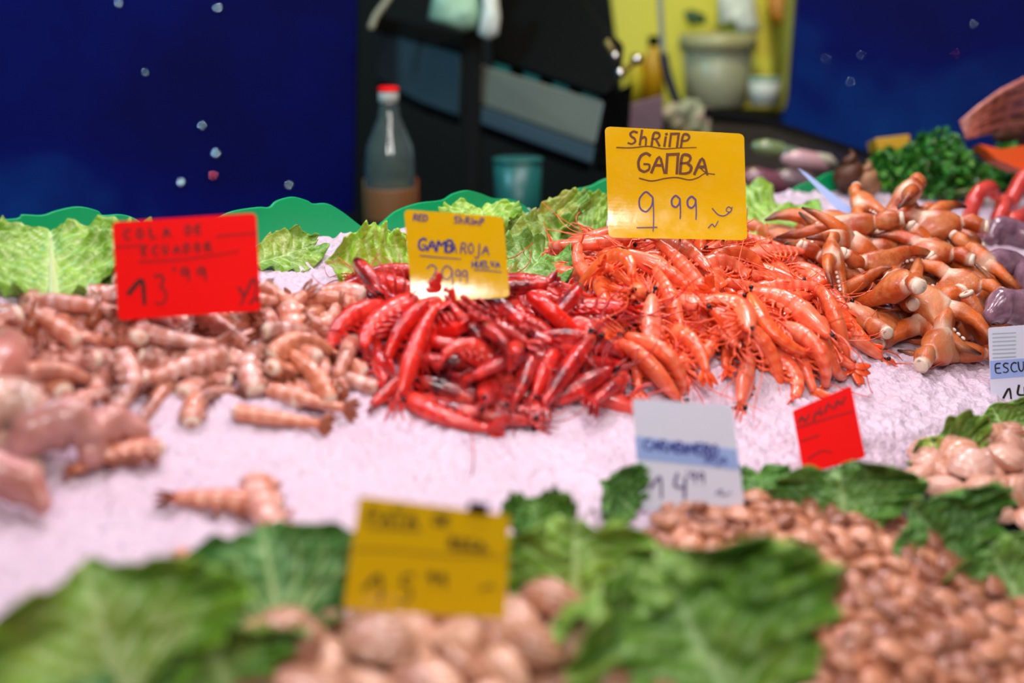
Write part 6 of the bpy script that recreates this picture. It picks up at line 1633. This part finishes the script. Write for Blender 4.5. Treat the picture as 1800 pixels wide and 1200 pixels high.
# pale heap and the dark steel guard right of the large yellow card
for i, (px, py, s_, c_) in enumerate(((1185, 205, 26, 'c0b898'), (1212, 200, 28, 'a8b090'), (1240, 212, 24, 'b4a08c'), (1200, 225, 24, '90886c'), (1232, 228, 24, '98a07c'))):
    o = MB(); p = pt(px, py, 2.5); rr = s_*2.5/2500
    for j in range(7): o.ball(rr*.55*np.array((math.cos(j*.9), .5*math.sin(j*1.7), .8*math.sin(j*.9))), rr*.55, 9, 7)
    r = thing('cauliflower', ['pale floret heap leftmost behind the large yellow card', 'largest pale floret behind the large yellow card', 'rightmost pinkish floret behind the large yellow card', 'lower left greenish floret behind the large yellow card', 'lower right greenish floret behind the large yellow card'][i], 'cauliflower', p, 'pale florets behind the large yellow card'); link('floret', o.mesh('floret', simple('floret_'+c_, c_, .5, var=.4, scale=80)), r)
fb = pt(1210, 244, 2.5); sd = thing('stand', 'dark stand carrying the pale florets behind the large yellow card', 'stand', (fb[0], fb[1], 0)); part(MB().box((fb[0]-.07, fb[1]-.05, 0), (fb[0]+.07, fb[1]+.07, fb[2])), 'stand_body', M['black'], sd, False)
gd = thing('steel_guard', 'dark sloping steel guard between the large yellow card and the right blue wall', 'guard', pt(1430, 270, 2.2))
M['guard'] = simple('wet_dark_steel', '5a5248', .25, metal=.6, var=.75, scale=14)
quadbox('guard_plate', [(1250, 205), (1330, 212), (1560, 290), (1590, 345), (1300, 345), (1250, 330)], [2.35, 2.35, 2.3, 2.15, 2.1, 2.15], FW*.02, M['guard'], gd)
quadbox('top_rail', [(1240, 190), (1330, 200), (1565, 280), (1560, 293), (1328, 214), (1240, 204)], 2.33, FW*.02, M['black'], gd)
for px, py, rr, c_, lb in ((1415, 282, 20, 'd8a8ac', 'bright pink-white lump imitating the highlight on the steel guard'), (1447, 280, 12, 'c8c0a8', 'small cream lump right of the bright pink one'), (1358, 262, 17, '7c8c5c', 'pale green lump at the left on the steel guard'), (1385, 268, 14, '6c7c64', 'small grey-green lump between the pale green and the pink lumps'), (1345, 320, 26, '804c58', 'dull pink lump low on the steel guard'), (1400, 318, 22, '7c6468', 'greyish pink lump low beside the dull pink one')):
    p = pt(px, py, 2.1); r = thing('glare_lump', lb, 'glare lump', p, 'lumps imitating the glare on the steel guard'); k2 = rr*2.1/2500  # lumps added to imitate the blurred pink-white glare on the guard
    link('body', MB().loft([(-k2*2, 0, k2*.3), (-k2*.8, 0, k2*.15), (k2*.8, 0, -k2*.1), (k2*1.9, 0, -k2*.7)], [k2*.5, k2*.9, k2*.85, k2*.4], [k2*.5, k2*.8, k2*.8, k2*.4], seg=12).mesh('body', simple('glare_'+c_, c_, .25, coat=.5, scale=60)), r)
yb = thing('yellow_box', 'yellow box corner with a blue base left of the parsley', 'box', pt(1575, 262, 2.0)); quadbox('lid', [(1538, 243), (1600, 236), (1600, 262), (1543, 264)], 2.05, FW*.05, M['yellowitem'], yb, .002); quadbox('base', [(1556, 265), (1604, 263), (1604, 300), (1560, 296)], 2.07, FW*.05, simple('blue_plastic', '14207c', .4), yb, .002)
# metal beads added to give the droplets' glints on the blue walls
M['drop'] = simple('bright_glint', 'd4e4ff', .10, metal=1, var=.05); M['dropr'] = simple('red_glint', 'ff7080', .10, metal=1, var=.05)
def wall_pt(px, py, left):
    n_ = 4; c_ = [(-500, -350, 2.15), (632, -350, 2.55), (612, 900, 2.5)] if left else [(1428, -350, 2.7), (2300, -350, 2.4), (2300, 600, 2.4)]
    a, b, c = [pt(*q) for q in c_]; nn = np.cross(b-a, c-a); nn /= np.linalg.norm(nn); nn = nn if nn@FW < 0 else -nn
    return hit(px, py, a, nn), nn
for px, py, rr, m, lb in ((318, 322, 5, 'drop', 'brightest bluish droplet on the left blue wall above the red card'), (379, 271, 5, 'drop', 'bluish droplet on the left blue wall right above the brightest one'), (355, 222, 4, 'drop', 'dim droplet on the left blue wall above the two bright ones'), (374, 310, 4.5, 'dropr', 'reddish droplet on the left blue wall beside the brightest one'), (383, 15, 4.5, 'drop', 'droplet near the top of the left blue wall'), (208, 8, 3.5, 'drop', 'faint droplet at the very top left of the blue wall'), (508, 326, 3.5, 'drop', 'faint droplet low on the right part of the left blue wall'), (255, 128, 2.5, 'drop', 'tiny droplet in the middle of the left blue wall'),
  (1712, 43, 4, 'drop', 'droplet high on the right blue wall'), (1515, 98, 3.5, 'drop', 'upper left droplet on the right blue wall'), (1495, 145, 4, 'drop', 'lower left droplet on the right blue wall'), (1452, 104, 3.5, 'drop', 'leftmost faint droplet on the right blue wall'), (1680, 95, 3, 'dropr', 'reddish droplet on the right blue wall')):
    p, nn = wall_pt(px, py, px < 900); o = MB().ball((0, 0, 0), np.array((rr, rr, rr))*(.0016 if px < 900 else .0009), 20, 14); o = link('droplet_glint', o.mesh('droplet_glint', M[m])); o.location = p; tag(o, lb, 'droplet', 'metal beads giving droplet glints on the blue walls')

# ---- what each piece in the heaps is called
ORD = ['first', 'second', 'third', 'fourth', 'fifth', 'sixth', 'seventh', 'eighth', 'ninth', 'tenth', 'eleventh', 'twelfth', 'thirteenth', 'fourteenth', 'fifteenth', 'sixteenth', 'seventeenth', 'eighteenth', 'nineteenth', 'twentieth']
def ordinal(i):
    if i < 20: return ORD[i]
    t_ = ['', '', 'twenty', 'thirty', 'forty', 'fifty'][(i+1)//10]; u = (i+1) % 10
    return t_+'-'+ORD[u-1] if u else {'twenty': 'twentieth', 'thirty': 'thirtieth', 'forty': 'fortieth', 'fifty': 'fiftieth'}[t_]
ROWS = dict(gamba=7, roja=5, cola=6, claw=6, bigclam=4, coquina=14, paleclam=4)
HEAP = dict(gamba='orange heap', roja='red heap', cola='raw tails heap', claw='crab claw heap', bigclam='front clam heap', coquina='small clam heap', paleclam='pale clam heap')
def looks(kind, v, tint, dk):
    if kind in ('gamba', 'roja'):
        sh = ['straight', 'bent', 'curled', 'tightly curled'][v]
        c_ = ('pinkish' if tint < .4 else 'deep orange' if tint > .7 else 'orange') if kind == 'gamba' else ('dark-blotched red' if dk > .6 else 'red')
        return f'{sh} {c_} shrimp'
    if kind == 'cola': return ['straight', 'bent', 'curled'][v]+(' pale' if tint < .4 else ' brownish' if tint > .7 else ' pink')+' raw tail'
    if kind == 'claw': return ('crab leg piece' if v == 3 else ['slim crab claw', 'open thick crab claw', 'small crab claw'][v])
    return ('pale' if tint < .35 else 'brown' if tint > .7 else 'tan')+(' clam' if kind != 'coquina' else ' small clam')
byk = {}
for it in ITEMS: byk.setdefault(it[0], []).append(it)
for kind, its in byk.items():
    vis = VIS.get(kind); seen = []
    for it in its:
        r = it[6]; r['category'] = CATS[kind] if not (kind == 'claw' and it[2] == 3) else 'crab leg'; r['group'] = GROUPS[kind]
        if vis is not None and it[1] not in vis: r['label'] = f'{"crab claw" if kind == "claw" else CATS[kind]} hidden beneath the others inside the {HEAP[kind]}'
        else: seen.append((it, proj(np.array(it[7].translation))))
    seen.sort(key=lambda q: q[1][1]); n = ROWS[kind]
    for k in range(n):
        row = sorted(seen[len(seen)*k//n:len(seen)*(k+1)//n], key=lambda q: q[1][0])
        rn = 'back' if k == 0 else 'front' if k == n-1 else ORD[k]
        rn = f'{rn} row' if k in (0, n-1) else f'{rn} row from back'
        for i, (it, p) in enumerate(row):
            pos = 'leftmost' if i == 0 else 'rightmost' if i == len(row)-1 else f'{ordinal(i)} from left'
            it[6]['label'] = f'{looks(kind, it[2], it[4], it[5])}, {pos}, {rn}, {HEAP[kind]}'
